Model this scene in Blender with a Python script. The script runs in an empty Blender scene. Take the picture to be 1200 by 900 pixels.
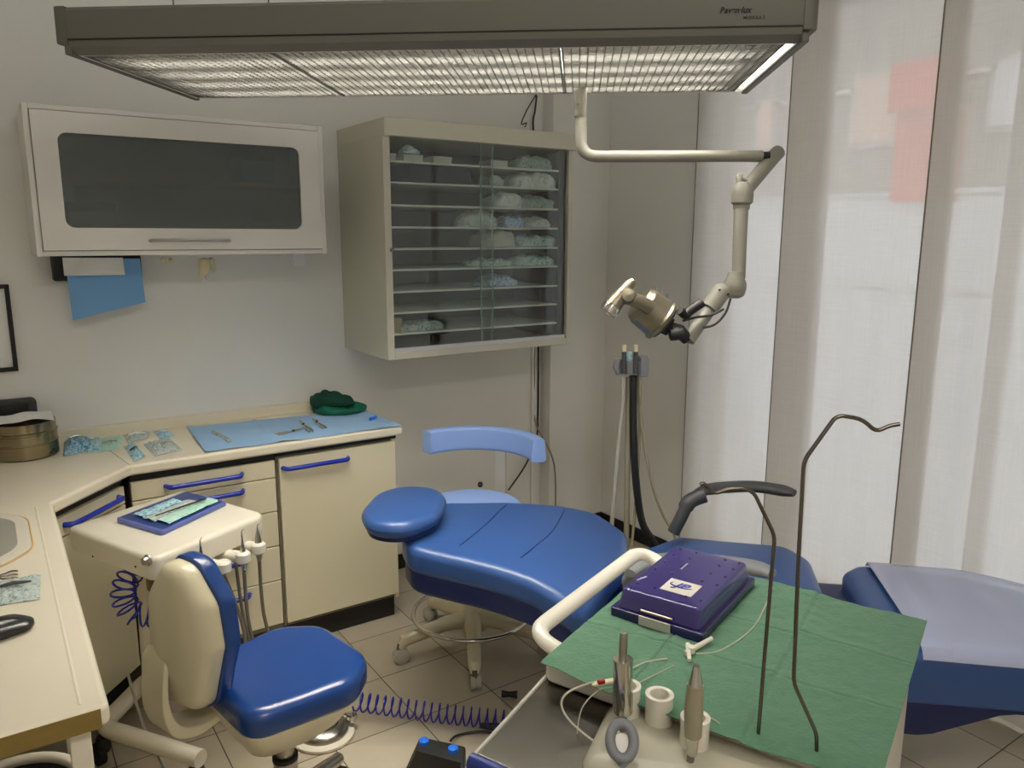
import bpy, bmesh, math, random
from math import sin, cos, pi, radians as rad
from mathutils import Vector as V, Matrix, noise

random.seed(7)
C = bpy.context.scene.collection
SC = bpy.context.scene

# ------------------------------------------------------------------ camera
YAW, PITCH, ROLL, F, CH = 55.93, 10.707, 0.139, 915.3, 1.65
_a, _p, _r = rad(YAW), rad(PITCH), rad(ROLL)
FW = V((cos(_a)*cos(_p), sin(_a)*cos(_p), -sin(_p)))
_rt = V((sin(_a), -cos(_a), 0)); _up = _rt.cross(FW)
RT = _rt*cos(_r)+_up*sin(_r); UP = -_rt*sin(_r)+_up*cos(_r)
CAM = V((0, 0, CH))
FH = V((cos(_a), sin(_a), 0))
def ray(x, y): return FW+RT*((x-600)/F)-UP*((y-450)/F)
def on(x, y, ax, v):
    d = ray(x, y); return CAM+d*((v-CAM[ax])/d[ax])
def onz(x, y, z): return on(x, y, 2, z)      # point of the place on a level of height z
def ony(x, y, v): return on(x, y, 1, v)
def onx(x, y, v): return on(x, y, 0, v)
def dep(x, y, t): return CAM+ray(x, y)*t
def onv(x, y, b):                             # on the upright plane through b
    d = ray(x, y); return CAM+d*((V(b)-CAM).dot(FH)/d.dot(FH))

cd = bpy.data.cameras.new('camera'); cam = bpy.data.objects.new('camera', cd); C.objects.link(cam)
cam.matrix_world = Matrix(((RT.x, UP.x, -FW.x, CAM.x), (RT.y, UP.y, -FW.y, CAM.y), (RT.z, UP.z, -FW.z, CAM.z), (0, 0, 0, 1)))
cd.sensor_width = 36; cd.lens = F/1200*36; cd.clip_start = .02
SC.camera = cam

# ------------------------------------------------------------------ materials
def lin(c):
    return tuple(((v/255)/12.92 if v/255 <= .04045 else ((v/255+.055)/1.055)**2.4) for v in c)
def mat(name, col, rough=.5, metal=0, var=.06, scale=6, bump=0, bscale=200, coat=0, alpha=None, trans=0, spec=.5, sheen=0):
    m = bpy.data.materials.new(name); m.use_nodes = True
    nt = m.node_tree; N, L = nt.nodes, nt.links
    b = N['Principled BSDF']; c = lin(col)
    b.inputs['Roughness'].default_value = rough; b.inputs['Metallic'].default_value = metal
    b.inputs['Coat Weight'].default_value = coat; b.inputs['Coat Roughness'].default_value = .15
    b.inputs['Transmission Weight'].default_value = trans
    b.inputs['Specular IOR Level'].default_value = spec
    b.inputs['Sheen Weight'].default_value = sheen
    tc = N.new('ShaderNodeTexCoord')
    if var:
        n = N.new('ShaderNodeTexNoise'); n.inputs['Scale'].default_value = scale; n.inputs['Detail'].default_value = 4
        r = N.new('ShaderNodeMix'); r.data_type = 'RGBA'
        r.inputs[6].default_value = (*[v*(1-var) for v in c], 1); r.inputs[7].default_value = (*[min(1, v*(1+var)) for v in c], 1)
        L.new(tc.outputs['Object'], n.inputs['Vector']); L.new(n.outputs['Fac'], r.inputs[0]); L.new(r.outputs[2], b.inputs['Base Color'])
    else:
        b.inputs['Base Color'].default_value = (*c, 1)
    if bump:
        n = N.new('ShaderNodeTexNoise'); n.inputs['Scale'].default_value = bscale; n.inputs['Detail'].default_value = 3
        u = N.new('ShaderNodeBump'); u.inputs['Strength'].default_value = bump; u.inputs['Distance'].default_value = .002
        L.new(tc.outputs['Object'], n.inputs['Vector']); L.new(n.outputs['Fac'], u.inputs['Height']); L.new(u.outputs['Normal'], b.inputs['Normal'])
    if alpha is not None:
        t = N.new('ShaderNodeBsdfTransparent'); t.inputs[0].default_value = (1, 1, 1, 1)
        mx = N.new('ShaderNodeMixShader'); mx.inputs[0].default_value = alpha
        L.new(t.outputs[0], mx.inputs[1]); L.new(b.outputs[0], mx.inputs[2]); L.new(mx.outputs[0], N['Material Output'].inputs[0])
    return m
def wrinkle(name, cols, rough=.3, scale=60, dist=1.5, alpha=None, lo=.3, hi=.7):
    m = mat(name, cols[0], rough, var=0, alpha=alpha, bump=.5, bscale=90)
    nt = m.node_tree; N, L = nt.nodes, nt.links; b = N['Principled BSDF']
    tc = N.new('ShaderNodeTexCoord'); n = N.new('ShaderNodeTexNoise'); n.inputs['Scale'].default_value = scale; n.inputs['Detail'].default_value = 5; n.inputs['Distortion'].default_value = dist
    r = N.new('ShaderNodeValToRGB'); e = r.color_ramp.elements
    while len(e) < len(cols): e.new(.5)
    for i, c in enumerate(cols): e[i].position = lo+(hi-lo)*i/(len(cols)-1); e[i].color = (*lin(c), 1)
    L.new(tc.outputs['Object'], n.inputs['Vector']); L.new(n.outputs['Fac'], r.inputs[0]); L.new(r.outputs[0], b.inputs['Base Color'])
    return m
def glass(name, tint=(235, 245, 240), refl=.12, rough=.02):
    m = bpy.data.materials.new(name); m.use_nodes = True
    nt = m.node_tree; N, L = nt.nodes, nt.links; N.remove(N['Principled BSDF'])
    t = N.new('ShaderNodeBsdfTransparent'); t.inputs[0].default_value = (*lin(tint), 1)
    g = N.new('ShaderNodeBsdfGlossy'); g.inputs['Roughness'].default_value = rough
    lw = N.new('ShaderNodeLayerWeight'); lw.inputs[0].default_value = .35
    ad = N.new('ShaderNodeMath'); ad.operation = 'MULTIPLY_ADD'; ad.inputs[1].default_value = .5; ad.inputs[2].default_value = refl*.5
    mx = N.new('ShaderNodeMixShader')
    L.new(lw.outputs['Fresnel'], ad.inputs[0]); L.new(ad.outputs[0], mx.inputs[0])
    L.new(t.outputs[0], mx.inputs[1]); L.new(g.outputs[0], mx.inputs[2]); L.new(mx.outputs[0], N['Material Output'].inputs[0])
    return m
def emit(name, col, s):
    m = bpy.data.materials.new(name); m.use_nodes = True
    nt = m.node_tree; N, L = nt.nodes, nt.links; N.remove(N['Principled BSDF'])
    e = N.new('ShaderNodeEmission'); e.inputs[0].default_value = (*lin(col), 1); e.inputs[1].default_value = s
    L.new(e.outputs[0], N['Material Output'].inputs[0]); return m

M = dict(
    wall=mat('wall_paint', (238, 236, 229), .85, var=.03, scale=2, bump=.15, bscale=60),
    ceil=mat('ceiling_paint', (225, 222, 214), .9, var=.03),
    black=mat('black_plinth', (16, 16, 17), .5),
    cream=mat('cream_laminate', (226, 217, 186), .38, var=.03, scale=3),
    creamd=mat('grey_rail', (120, 115, 96), .5),
    worktop=mat('worktop_laminate', (238, 228, 204), .32, var=.03, scale=8),
    core=mat('chipboard_core', (135, 112, 55), .8, var=.15, scale=60),
    bluehandle=mat('blue_handle', (18, 44, 165), .22, var=0, coat=.5),
    white=mat('white_lacquer', (232, 228, 220), .35, var=.02),
    offwhite=mat('offwhite_plastic', (228, 220, 200), .33, var=.03),
    shell=mat('cream_plastic', (214, 204, 172), .3, var=.03, coat=.3),
    leather=mat('blue_leather', (46, 80, 138), .38, var=.05, bump=.12, bscale=350, coat=.15),
    seatblue=mat('blue_vinyl', (20, 60, 124), .27, var=.04, bump=.05, bscale=300, coat=.35),
    navy=mat('navy_leather', (12, 28, 80), .42, var=.05, bump=.1, bscale=350),
    pale=mat('pale_blue_vinyl', (146, 176, 232), .45, var=.04, bump=.1, bscale=300),
    chrome=mat('chrome', (205, 203, 196), .12, 1, var=0),
    steel=mat('brushed_steel', (176, 172, 162), .28, 1, var=.1, scale=20),
    steeld=mat('dark_steel', (112, 106, 98), .22, 1, var=.1),
    rubber=mat('black_rubber', (18, 18, 20), .55),
    dgrey=mat('dark_grey_plastic', (62, 64, 66), .5, var=.05, bump=.1),
    grey=mat('grey_plastic', (128, 130, 134), .5),
    lgrey=mat('light_grey_plastic', (176, 172, 160), .5),
    fixt=mat('fixture_enamel', (108, 106, 97), .5, var=.03),
    fixt_end=mat('fixture_end', (100, 99, 90), .5, var=.03),
    armpaint=mat('arm_paint', (132, 129, 118), .45, var=.03),
    gold=mat('champagne_metal', (132, 125, 108), .34, .8, var=.05),
    drape=mat('blue_drape', (148, 190, 230), .9, var=.06, scale=12, bump=.2, bscale=500, sheen=.2),
    bluepaper=mat('blue_paper', (122, 172, 220), .9, var=.05, bump=.2, bscale=400),
    paper=mat('white_paper', (246, 245, 241), .9, var=.03),
    green=mat('green_crepe', (80, 120, 94), .95, var=.14, scale=60, bump=1.0, bscale=130, sheen=.2),
    dgreen=mat('dark_green_cloth', (8, 62, 44), .95, var=.25, scale=25, bump=.6, bscale=300),
    mgreen=mat('green_cloth', (12, 100, 76), .95, var=.2, scale=25, bump=.6, bscale=300),
    pouchblue=wrinkle('pouch_blue', [(50, 110, 150), (120, 185, 210), (205, 230, 232), (140, 195, 215)], .3, 55),
    pouchdblue=wrinkle('pouch_dark_blue', [(30, 70, 120), (60, 140, 190), (190, 225, 230), (90, 110, 120)], .3, 60, 2),
    pouchgreen=wrinkle('pouch_green', [(140, 195, 175), (178, 222, 205), (200, 228, 215)], .35, 40),
    pouchclear=wrinkle('pouch_clear', [(110, 125, 122), (190, 208, 200), (225, 232, 226), (165, 190, 190)], .25, 60, 2, alpha=.86),
    purple=mat('purple_plastic', (58, 48, 120), .07, var=.06, coat=.6, alpha=.82),
    purpled=mat('purple_base_plastic', (28, 22, 76), .2, var=.05, coat=.3),
    frost=mat('frosted_plastic', (206, 200, 178), .3, var=.05, alpha=.74),
    milk=mat('milky_plastic', (228, 222, 206), .28, var=.04, coat=.3),
    latex=mat('latex', (226, 214, 178), .5, var=.05),
    tray=mat('blue_tray', (92, 104, 172), .35, var=.05),
    trayin=mat('tray_inside', (22, 50, 112), .3, var=.3, scale=40),
    box_white=mat('white_carton', (226, 222, 210), .7, var=.04),
    bagw=wrinkle('white_bag', [(190, 196, 194), (240, 244, 240), (250, 250, 248)], .4, 30),
    bagt=wrinkle('teal_bag', [(70, 140, 135), (175, 225, 215), (245, 250, 248), (120, 190, 185)], .3, 45, 2),
    bagb=wrinkle('blue_bag', [(90, 120, 190), (180, 205, 240), (248, 250, 250)], .3, 45, 2),
    navybox=mat('navy_folder', (10, 18, 62), .85, var=.05),
    kraft=mat('kraft_carton', (176, 158, 118), .7, var=.05),
    cabgrey=mat('cabinet_enamel', (206, 202, 182), .4, var=.03),
    inside=mat('cabinet_inside', (98, 104, 98), .6, var=.05),
    shelf=mat('shelf_enamel', (240, 240, 228), .4, var=.03),
    alu=mat('aluminium_rail', (205, 205, 205), .35, .4, var=.05),
    smoke=mat('smoked_glass', (42, 48, 52), .22, var=.2, scale=3, spec=.6),
    smoke2=mat('smoked_pane', (104, 110, 108), .36, var=.1, scale=3, spec=.6, alpha=.62),
    basin=mat('basin_resin', (158, 154, 142), .3, var=.03),
    red=mat('red_mark', (170, 20, 30), .4, var=0),
    amber=mat('amber_mark', (190, 140, 30), .4, var=0),
    ink=mat('black_ink', (15, 15, 14), .6, var=0),
    whiteink=mat('white_ink', (215, 215, 225), .6, var=0),
    blueink=mat('blue_ink', (40, 50, 140), .6, var=0),
    cable=mat('beige_cable', (150, 142, 118), .5, var=.03),
    hose=mat('grey_hose', (112, 106, 94), .45, var=.1, scale=80),
    coil=mat('blue_coil_cord', (20, 28, 150), .3, var=0),
    dblue=mat('blue_bumper', (24, 44, 118), .45, var=.05),
    button=mat('blue_button', (30, 110, 220), .35, var=0),
    brown=mat('bronze_metal', (110, 88, 56), .4, .6, var=.1),
    cover=mat('plastic_cover', (206, 214, 244), .1, var=.08, scale=3, alpha=.62, coat=.4),
    glass=glass('cabinet_glass', (246, 250, 248), .06),
    wglass=glass('window_glass', (245, 248, 248), .06),
    tube=emit('fluorescent_tube', (255, 250, 240), 92),
    louvre=mat('louvre', (88, 87, 83), .35, .1, var=.05, scale=30),
    hinge=mat('dark_joint', (90, 84, 70), .4),
)

# ------------------------------------------------------------------ mesh builder
class MB:
    def __init__(s): s.v = []; s.f = []; s.smooth = True
    def add(s, vs, fs):
        o = len(s.v); s.v += [V(p) for p in vs]; s.f += [tuple(i+o for i in f) for f in fs]; return s
    def box(s, x0, x1, y0, y1, z0, z1):
        vs = [(x, y, z) for z in (z0, z1) for y in (y0, y1) for x in (x0, x1)]
        return s.add(vs, [(0, 2, 3, 1), (4, 5, 7, 6), (0, 1, 5, 4), (2, 6, 7, 3), (0, 4, 6, 2), (1, 3, 7, 5)])
    def obox(s, c, size, R):
        c = V(c); h = [q/2 for q in size]
        vs = [c+R@V((x*h[0], y*h[1], z*h[2])) for z in (-1, 1) for y in (-1, 1) for x in (-1, 1)]
        return s.add(vs, [(0, 2, 3, 1), (4, 5, 7, 6), (0, 1, 5, 4), (2, 6, 7, 3), (0, 4, 6, 2), (1, 3, 7, 5)])
    def quadbox(s, p, n, th):                 # p: four corners, thickened along n
        n = V(n).normalized()*th; p = [V(q) for q in p]
        return s.add(p+[q+n for q in p], [(3, 2, 1, 0), (4, 5, 6, 7), (0, 1, 5, 4), (1, 2, 6, 5), (2, 3, 7, 6), (3, 0, 4, 7)])
    def tube(s, pts, r, seg=10, closed=False, cap=True, flat=1):
        pts = [V(p) for p in pts]; n = len(pts); rs = r if isinstance(r, (list, tuple)) else [r]*n
        if n > 1 and not closed:
            T = [(pts[min(i+1, n-1)]-pts[max(i-1, 0)]).normalized() for i in range(n)]
        else:
            T = [(pts[(i+1) % n]-pts[i-1]).normalized() for i in range(n)]
        up = V((0, 0, 1)) if abs(T[0].z) < .9 else V((1, 0, 0))
        a = T[0].cross(up).normalized(); vs = []; fs = []
        for i in range(n):
            a = (a-T[i]*a.dot(T[i])).normalized(); b = T[i].cross(a)
            vs += [pts[i]+(a*cos(2*pi*k/seg)+b*sin(2*pi*k/seg)*flat)*rs[i] for k in range(seg)]
        m = n if closed else n-1
        for i in range(m):
            j = (i+1) % n
            for k in range(seg):
                l = (k+1) % seg; fs.append((i*seg+k, i*seg+l, j*seg+l, j*seg+k))
        if cap and not closed:
            fs.append(tuple(range(seg))[::-1]); fs.append(tuple((n-1)*seg+k for k in range(seg)))
        return s.add(vs, fs)
    def rod(s, a, b, r, seg=12): return s.tube([a, b], r, seg)
    def lathe(s, c, prof, seg=24, axis=(0, 0, 1), cap=True):   # prof: (radius, height) along axis
        ax = V(axis).normalized(); u = ax.orthogonal().normalized(); w = ax.cross(u); c = V(c); vs = []; fs = []
        for r, h in prof: vs += [c+ax*h+(u*cos(2*pi*k/seg)+w*sin(2*pi*k/seg))*r for k in range(seg)]
        for i in range(len(prof)-1):
            for k in range(seg):
                l = (k+1) % seg; fs.append((i*seg+k, i*seg+l, (i+1)*seg+l, (i+1)*seg+k))
        if cap:
            fs.append(tuple(range(seg))[::-1]); fs.append(tuple((len(prof)-1)*seg+k for k in range(seg)))
        return s.add(vs, fs)
    def prism(s, o, z0, z1):
        n = len(o); vs = [(p[0], p[1], z0) for p in o]+[(p[0], p[1], z1) for p in o]
        return s.add(vs, [tuple(range(n))[::-1], tuple(range(n, 2*n))]+[(i, (i+1) % n, n+(i+1) % n, n+i) for i in range(n)])
    def pad(s, o, z0, z1, r, crown=0, warp=None, rb=None, k=5, rings=5):   # rounded cushion over an outline
        o = [V((p[0], p[1])) for p in o]; n = len(o); rb = r if rb is None else rb
        nr = []
        for i in range(n):
            t = (o[(i+1) % n]-o[i-1]).normalized(); nr.append(V((-t.y, t.x)))
        c = sum(o, V((0, 0)))/n
        prof = [(rb*(1-sin(pi/2*q/k)), z0+rb*(1-cos(pi/2*q/k))) for q in range(k+1)]
        prof += [(r*(1-cos(pi/2*q/k)), z1-r+r*sin(pi/2*q/k)) for q in range(k+1)]
        vs = []; fs = []
        def ring(ps, z):
            vs.extend([(p.x, p.y, z) for p in ps])
        b0 = [o[i]+nr[i]*prof[0][0] for i in range(n)]; t1 = [o[i]+nr[i]*prof[-1][0] for i in range(n)]
        vs.append((c.x, c.y, z0))
        for q in (.5,): ring([c+(p-c)*q for p in b0], z0)
        for ins, z in prof: ring([o[i]+nr[i]*ins for i in range(n)], z)
        for q in range(1, rings):
            f = 1-q/rings; ring([c+(p-c)*f for p in t1], z1+crown*(1-f*f))
        vs.append((c.x, c.y, z1+crown)); R = (len(vs)-2)//n
        for i in range(n): fs.append((0, 1+(i+1) % n, 1+i))
        for q in range(R-1):
            for i in range(n):
                j = (i+1) % n; fs.append((1+q*n+i, 1+q*n+j, 1+(q+1)*n+j, 1+(q+1)*n+i))
        for i in range(n): fs.append((1+(R-1)*n+i, 1+(R-1)*n+(i+1) % n, len(vs)-1))
        if warp: vs = [warp(V(p)) for p in vs]
        return s.add(vs, fs)
    def sheet(s, fn, nu, nv, th=.001):
        top = [V(fn(i/nu, j/nv)) for j in range(nv+1) for i in range(nu+1)]
        n = (fn(.5, .5), fn(.51, .5), fn(.5, .51)); n = (V(n[1])-V(n[0])).cross(V(n[2])-V(n[0])).normalized()*th
        N = len(top); vs = [p+n for p in top]+top; fs = []; w = nu+1
        for j in range(nv):
            for i in range(nu):
                a = j*w+i; fs.append((a, a+1, a+w+1, a+w)); fs.append((N+a, N+a+w, N+a+w+1, N+a+1))
        ed = [(i, i+1) for i in range(nu)]+[(nv*w+i+1, nv*w+i) for i in range(nu)]+[((j+1)*w, j*w) for j in range(nv)]+[(j*w+nu, (j+1)*w+nu) for j in range(nv)]
        for a, b in ed: fs.append((a, N+a, N+b, b))
        return s.add(vs, fs)
    def warp(s, fn): s.v = [V(fn(p)) for p in s.v]; return s

def rpoly(P, r, k=5, sub=0):                 # polygon with filleted corners, counter-clockwise
    P = [V((p[0], p[1])) for p in P]; n = len(P); out = []
    rr = r if isinstance(r, (list, tuple)) else [r]*n
    for i in range(n):
        a, b, c = P[i-1], P[i], P[(i+1) % n]; u = (a-b).normalized(); w = (c-b).normalized()
        ang = u.angle(w); d = min(rr[i]/math.tan(ang/2), .48*(a-b).length, .48*(c-b).length); ra = d*math.tan(ang/2)
        ct = b+(u+w).normalized()*(ra/sin(ang/2)); p0 = b+u*d-ct; p1 = b+w*d-ct
        a0 = math.atan2(p0.y, p0.x); da = (math.atan2(p1.y, p1.x)-a0+pi) % (2*pi)-pi
        out += [ct+V((cos(a0+da*q/k), sin(a0+da*q/k)))*ra for q in range(k+1)]
    if sub:
        o2 = []
        for i in range(len(out)):
            a, b = out[i], out[(i+1) % len(out)]; m = max(1, int((b-a).length/sub))
            o2 += [a.lerp(b, q/m) for q in range(m)]
        out = o2
    return out
def spl(P, n=6):                              # Catmull-Rom through points
    P = [V(p) for p in P]; out = []
    for i in range(len(P)-1):
        a, b, c, d = P[max(i-1, 0)], P[i], P[i+1], P[min(i+2, len(P)-1)]
        for q in range(n):
            t = q/n; out.append(.5*((2*b)+(c-a)*t+(2*a-5*b+4*c-d)*t*t+(3*b-a-3*c+d)*t**3))
    return out+[P[-1]]
def fillet(P, r, k=5):                        # open 3-D path with rounded bends
    P = [V(p) for p in P]; out = [P[0]]
    for i in range(1, len(P)-1):
        a, b, c = P[i-1], P[i], P[i+1]; u = (a-b); w = (c-b); d = min(r, u.length*.45, w.length*.45)
        p0 = b+u.normalized()*d; p1 = b+w.normalized()*d
        out += [(p0*(1-t)**2+b*2*t*(1-t)+p1*t*t) for t in [q/k for q in range(k+1)]]
    return out+[P[-1]]
def helix(P, r, turns, n=14):                 # coil around a smooth path
    P = [V(p) for p in P]; L = [0]
    for i in range(1, len(P)): L.append(L[-1]+(P[i]-P[i-1]).length)
    out = []; tot = int(turns*n)
    T0 = (P[1]-P[0]).normalized(); a = T0.cross(V((0, 0, 1)))
    a = a.normalized() if a.length > .1 else V((1, 0, 0))
    for q in range(tot+1):
        s = L[-1]*q/tot; i = 0
        while i < len(L)-2 and L[i+1] < s: i += 1
        f = (s-L[i])/max(1e-9, L[i+1]-L[i]); p = P[i].lerp(P[i+1], f); T = (P[i+1]-P[i]).normalized()
        a = (a-T*a.dot(T)).normalized(); b = T.cross(a); w = 2*pi*q/n
        out.append(p+(a*cos(w)+b*sin(w))*r)
    return out

def build(name, mb, m, parent=None, bev=0, sub=0, ang=40, seg=2, **pr):
    me = bpy.data.meshes.new(name)
    vs = mb.v
    if parent is not None and parent.get('_w'):
        mi = parent_mat(parent).inverted(); vs = [mi@p for p in vs]
    me.from_pydata([tuple(p) for p in vs], [], mb.f)
    bm = bmesh.new(); bm.from_mesh(me); bmesh.ops.recalc_face_normals(bm, faces=bm.faces); bm.to_mesh(me); bm.free()
    me.polygons.foreach_set('use_smooth', [True]*len(me.polygons))
    me.set_sharp_from_angle(angle=rad(ang)); me.materials.append(m)
    o = bpy.data.objects.new(name, me); C.objects.link(o)
    if parent is not None: o.parent = parent; o['_w'] = parent.get('_w', 0)
    if sub:
        s = o.modifiers.new('sub', 'SUBSURF'); s.levels = s.render_levels = sub
    if bev:
        b = o.modifiers.new('bevel', 'BEVEL'); b.width = bev; b.segments = seg; b.limit_method = 'ANGLE'; b.angle_limit = rad(35); b.harden_normals = True
    for k, v in pr.items(): o[k] = v
    return o
MW = {}
def parent_mat(o):
    while o.name not in MW and o.parent is not None: o = o.parent
    return MW.get(o.name, Matrix.Identity(4))
def thing(name, label, cat, loc=(0, 0, 0), rz=0, group=None, world=True):
    o = bpy.data.objects.new(name, None); C.objects.link(o); o.empty_display_size = .1
    o.location = loc; o.rotation_euler = (0, 0, rz); o['label'] = label; o['category'] = cat
    if group: o['group'] = group
    o['_w'] = 1 if world else 0
    MW[o.name] = Matrix.Translation(V(loc))@Matrix.Rotation(rz, 4, 'Z')
    return o
def single(name, mb, m, label, cat, group=None, **k):
    o = build(name, mb, m, **k); o['label'] = label; o['category'] = cat
    if group: o['group'] = group
    return o
def struct(name, mb, m, parent=None, **k):
    return build(name, mb, m, parent, kind='structure', **k)
def text(name, s, size, loc, X, Y, m, parent, bold=0, shear=0, align='LEFT'):
    cu = bpy.data.curves.new(name, 'FONT'); cu.body = s; cu.size = size; cu.extrude = .0004; cu.offset = bold; cu.shear = shear; cu.align_x = align
    tmp = bpy.data.objects.new('tmp', cu); C.objects.link(tmp); bpy.context.view_layer.update()
    me = bpy.data.meshes.new_from_object(tmp.evaluated_get(bpy.context.evaluated_depsgraph_get())); bpy.data.objects.remove(tmp)
    me.materials.clear(); me.materials.append(m); o = bpy.data.objects.new(name, me); C.objects.link(o); o.parent = parent
    X = V(X).normalized(); Y = V(Y).normalized(); Z = X.cross(Y)
    W = Matrix(((X.x, Y.x, Z.x, loc[0]), (X.y, Y.y, Z.y, loc[1]), (X.z, Y.z, Z.z, loc[2]), (0, 0, 0, 1)))
    o.matrix_local = parent_mat(parent).inverted()@W
    return o

# ================================================================== ROOM
WY = 3.39          # back wall
WX = 2.86          # window wall
XL, YF, ZC = -.52, -2.4, 2.95
def tile_mat():
    m = bpy.data.materials.new('floor_tiles'); m.use_nodes = True; nt = m.node_tree; N, L = nt.nodes, nt.links; b = N['Principled BSDF']
    tc = N.new('ShaderNodeTexCoord'); mp = N.new('ShaderNodeMapping'); mp.inputs['Location'].default_value = (-.805, -.9985, 0)
    br = N.new('ShaderNodeTexBrick'); br.offset = 0; br.squash = 1
    br.inputs['Scale'].default_value = 1; br.inputs['Brick Width'].default_value = .3025; br.inputs['Row Height'].default_value = .3045
    br.inputs['Mortar Size'].default_value = .0022; br.inputs['Mortar Smooth'].default_value = .2
    br.inputs['Color1'].default_value = (*lin((186, 175, 154)), 1); br.inputs['Color2'].default_value = (*lin((176, 164, 142)), 1)
    br.inputs['Mortar'].default_value = (*lin((78, 68, 52)), 1)
    n = N.new('ShaderNodeTexNoise'); n.inputs['Scale'].default_value = 9; n.inputs['Detail'].default_value = 6
    mr = N.new('ShaderNodeMapRange'); mr.inputs[3].default_value = .88; mr.inputs[4].default_value = 1.08
    mx = N.new('ShaderNodeMix'); mx.data_type = 'RGBA'; mx.blend_type = 'MULTIPLY'; mx.inputs[0].default_value = 1
    L.new(tc.outputs['Object'], mp.inputs[0]); L.new(mp.outputs[0], br.inputs['Vector']); L.new(tc.outputs['Object'], n.inputs['Vector'])
    L.new(n.outputs['Fac'], mr.inputs[0]); L.new(br.outputs['Color'], mx.inputs[6]); L.new(mr.outputs[0], mx.inputs[7]); L.new(mx.outputs[2], b.inputs['Base Color'])
    b.inputs['Roughness'].default_value = .32
    bp = N.new('ShaderNodeBump'); bp.inputs['Strength'].default_value = .4; bp.inputs['Distance'].default_value = .001; bp.invert = True
    L.new(br.outputs['Fac'], bp.inputs['Height']); L.new(bp.outputs[0], b.inputs['Normal'])
    return m
struct('floor', MB().box(XL-.15, WX+.2, YF-.15, WY+.15, -.1, 0), tile_mat())
struct('ceiling', MB().box(XL-.15, WX+.2, YF-.15, WY+.15, ZC, ZC+.1), M['ceil'])
struct('wall_back', MB().box(XL-.15, WX+.2, WY, WY+.15, 0, ZC), M['wall'])
struct('wall_left', MB().box(XL-.15, XL, YF-.15, WY, 0, ZC), M['wall'])
struct('wall_front', MB().box(XL, WX+.2, YF-.15, YF, 0, ZC), M['wall'])
WO = (-1.2, 2.60, .10, 2.62)                    # window opening y0 y1 z0 z1
w = MB(); w.box(WX, WX+.2, WO[1], WY, 0, ZC); w.box(WX, WX+.2, YF, WO[0], 0, ZC)
w.box(WX, WX+.2, WO[0], WO[1], WO[3], ZC); w.box(WX, WX+.2, WO[0], WO[1], 0, WO[2])
struct('wall_right', w, M['wall'])
struct('trim_1', MB().box(2.48, WX-.001, 3.30, WY-.001, 0, ZC-.001), M['wall'])      # the pilaster beside the window wall
struct('baseboard_back', MB().box(1.46, 2.478, WY-.012, WY-.001, .001, .075), M['black'])
struct('baseboard_right', MB().box(WX-.012, WX-.001, WO[1], 3.285, .001, .075), M['black'])
struct('baseboard_trim', MB().box(2.47, WX-.001, 3.288, 3.299, .001, .075), M['black'])
# window frame and panes
fr = MB(); X0, X1 = WX+.09, WX+.14
fr.box(X0, X1, WO[0], WO[1], WO[2], WO[2]+.06); fr.box(X0, X1, WO[0], WO[1], WO[3]-.07, WO[3])
for y in (WO[0], 0.0, 1.28, WO[1]-.06): fr.box(X0, X1, y, y+.06, WO[2], WO[3])
win = struct('window_1', fr, M['white'], bev=.004)
struct('window_pane', MB().box(X0+.02, X0+.026, WO[0]+.05, WO[1]-.05, WO[2]+.05, WO[3]-.06), M['wglass'], parent=win)
struct('window_sill', MB().box(WX-.001, WX+.09, WO[0], WO[1], WO[2]-.001, WO[2]+.012), M['white'], parent=win)

# ------------------------------------------------------------------ outside the window
sr = mat('street_paving', (188, 188, 190), .9, var=.08)
struct('street', MB().box(WX+.3, 12, -14, 16, -.5, -.3), sr)
FX = 8.2
bt = thing('apartment_building', 'pale building facade across the street seen through the curtains', 'building', (FX, 3, -.3))
build('facade', MB().box(FX, FX+.6, -12, 16, 2.1, 8), mat('facade_plaster', (132, 128, 122), .9), bt)
build('ground_floor_wall', MB().box(FX-.02, FX+.5, -12, 16, -.3, 2.1), mat('facade_light', (196, 195, 198), .9), bt)
for px0, px1, py0, py1, c in ((1003, 1062, 88, 170, (196, 160, 148)), (890, 912, 118, 178, (208, 168, 152)), (1166, 1230, 68, 150, (196, 190, 196))):
    a, b = onx(px0, py0, FX), onx(px1, py1, FX)
    f = build('window', MB().box(FX-.06, FX, b.y, a.y, b.z, a.z), mat('window_frame', (160, 156, 152), .8), bt)
    build('shutter', MB().box(FX-.08, FX-.058, b.y+.06, a.y-.06, b.z+.06, a.z-.06), mat('shutter', c, .8), f)
a, b = onx(1064, 80, FX), onx(1110, 235, FX)
build('red_awning', MB().box(FX-.3, FX-.1, b.y-.1, a.y, b.z+.9, a.z).box(FX-.12, FX, b.y-.1, a.y, b.z, b.z+.9), mat('red_cloth', (190, 48, 42), .8), bt)
for z in (1.1, 2.08, 3.2): build('string_course', MB().box(FX-.06, FX, -12, 16, z, z+.05), mat('course', (185, 183, 182), .8), bt)

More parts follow.
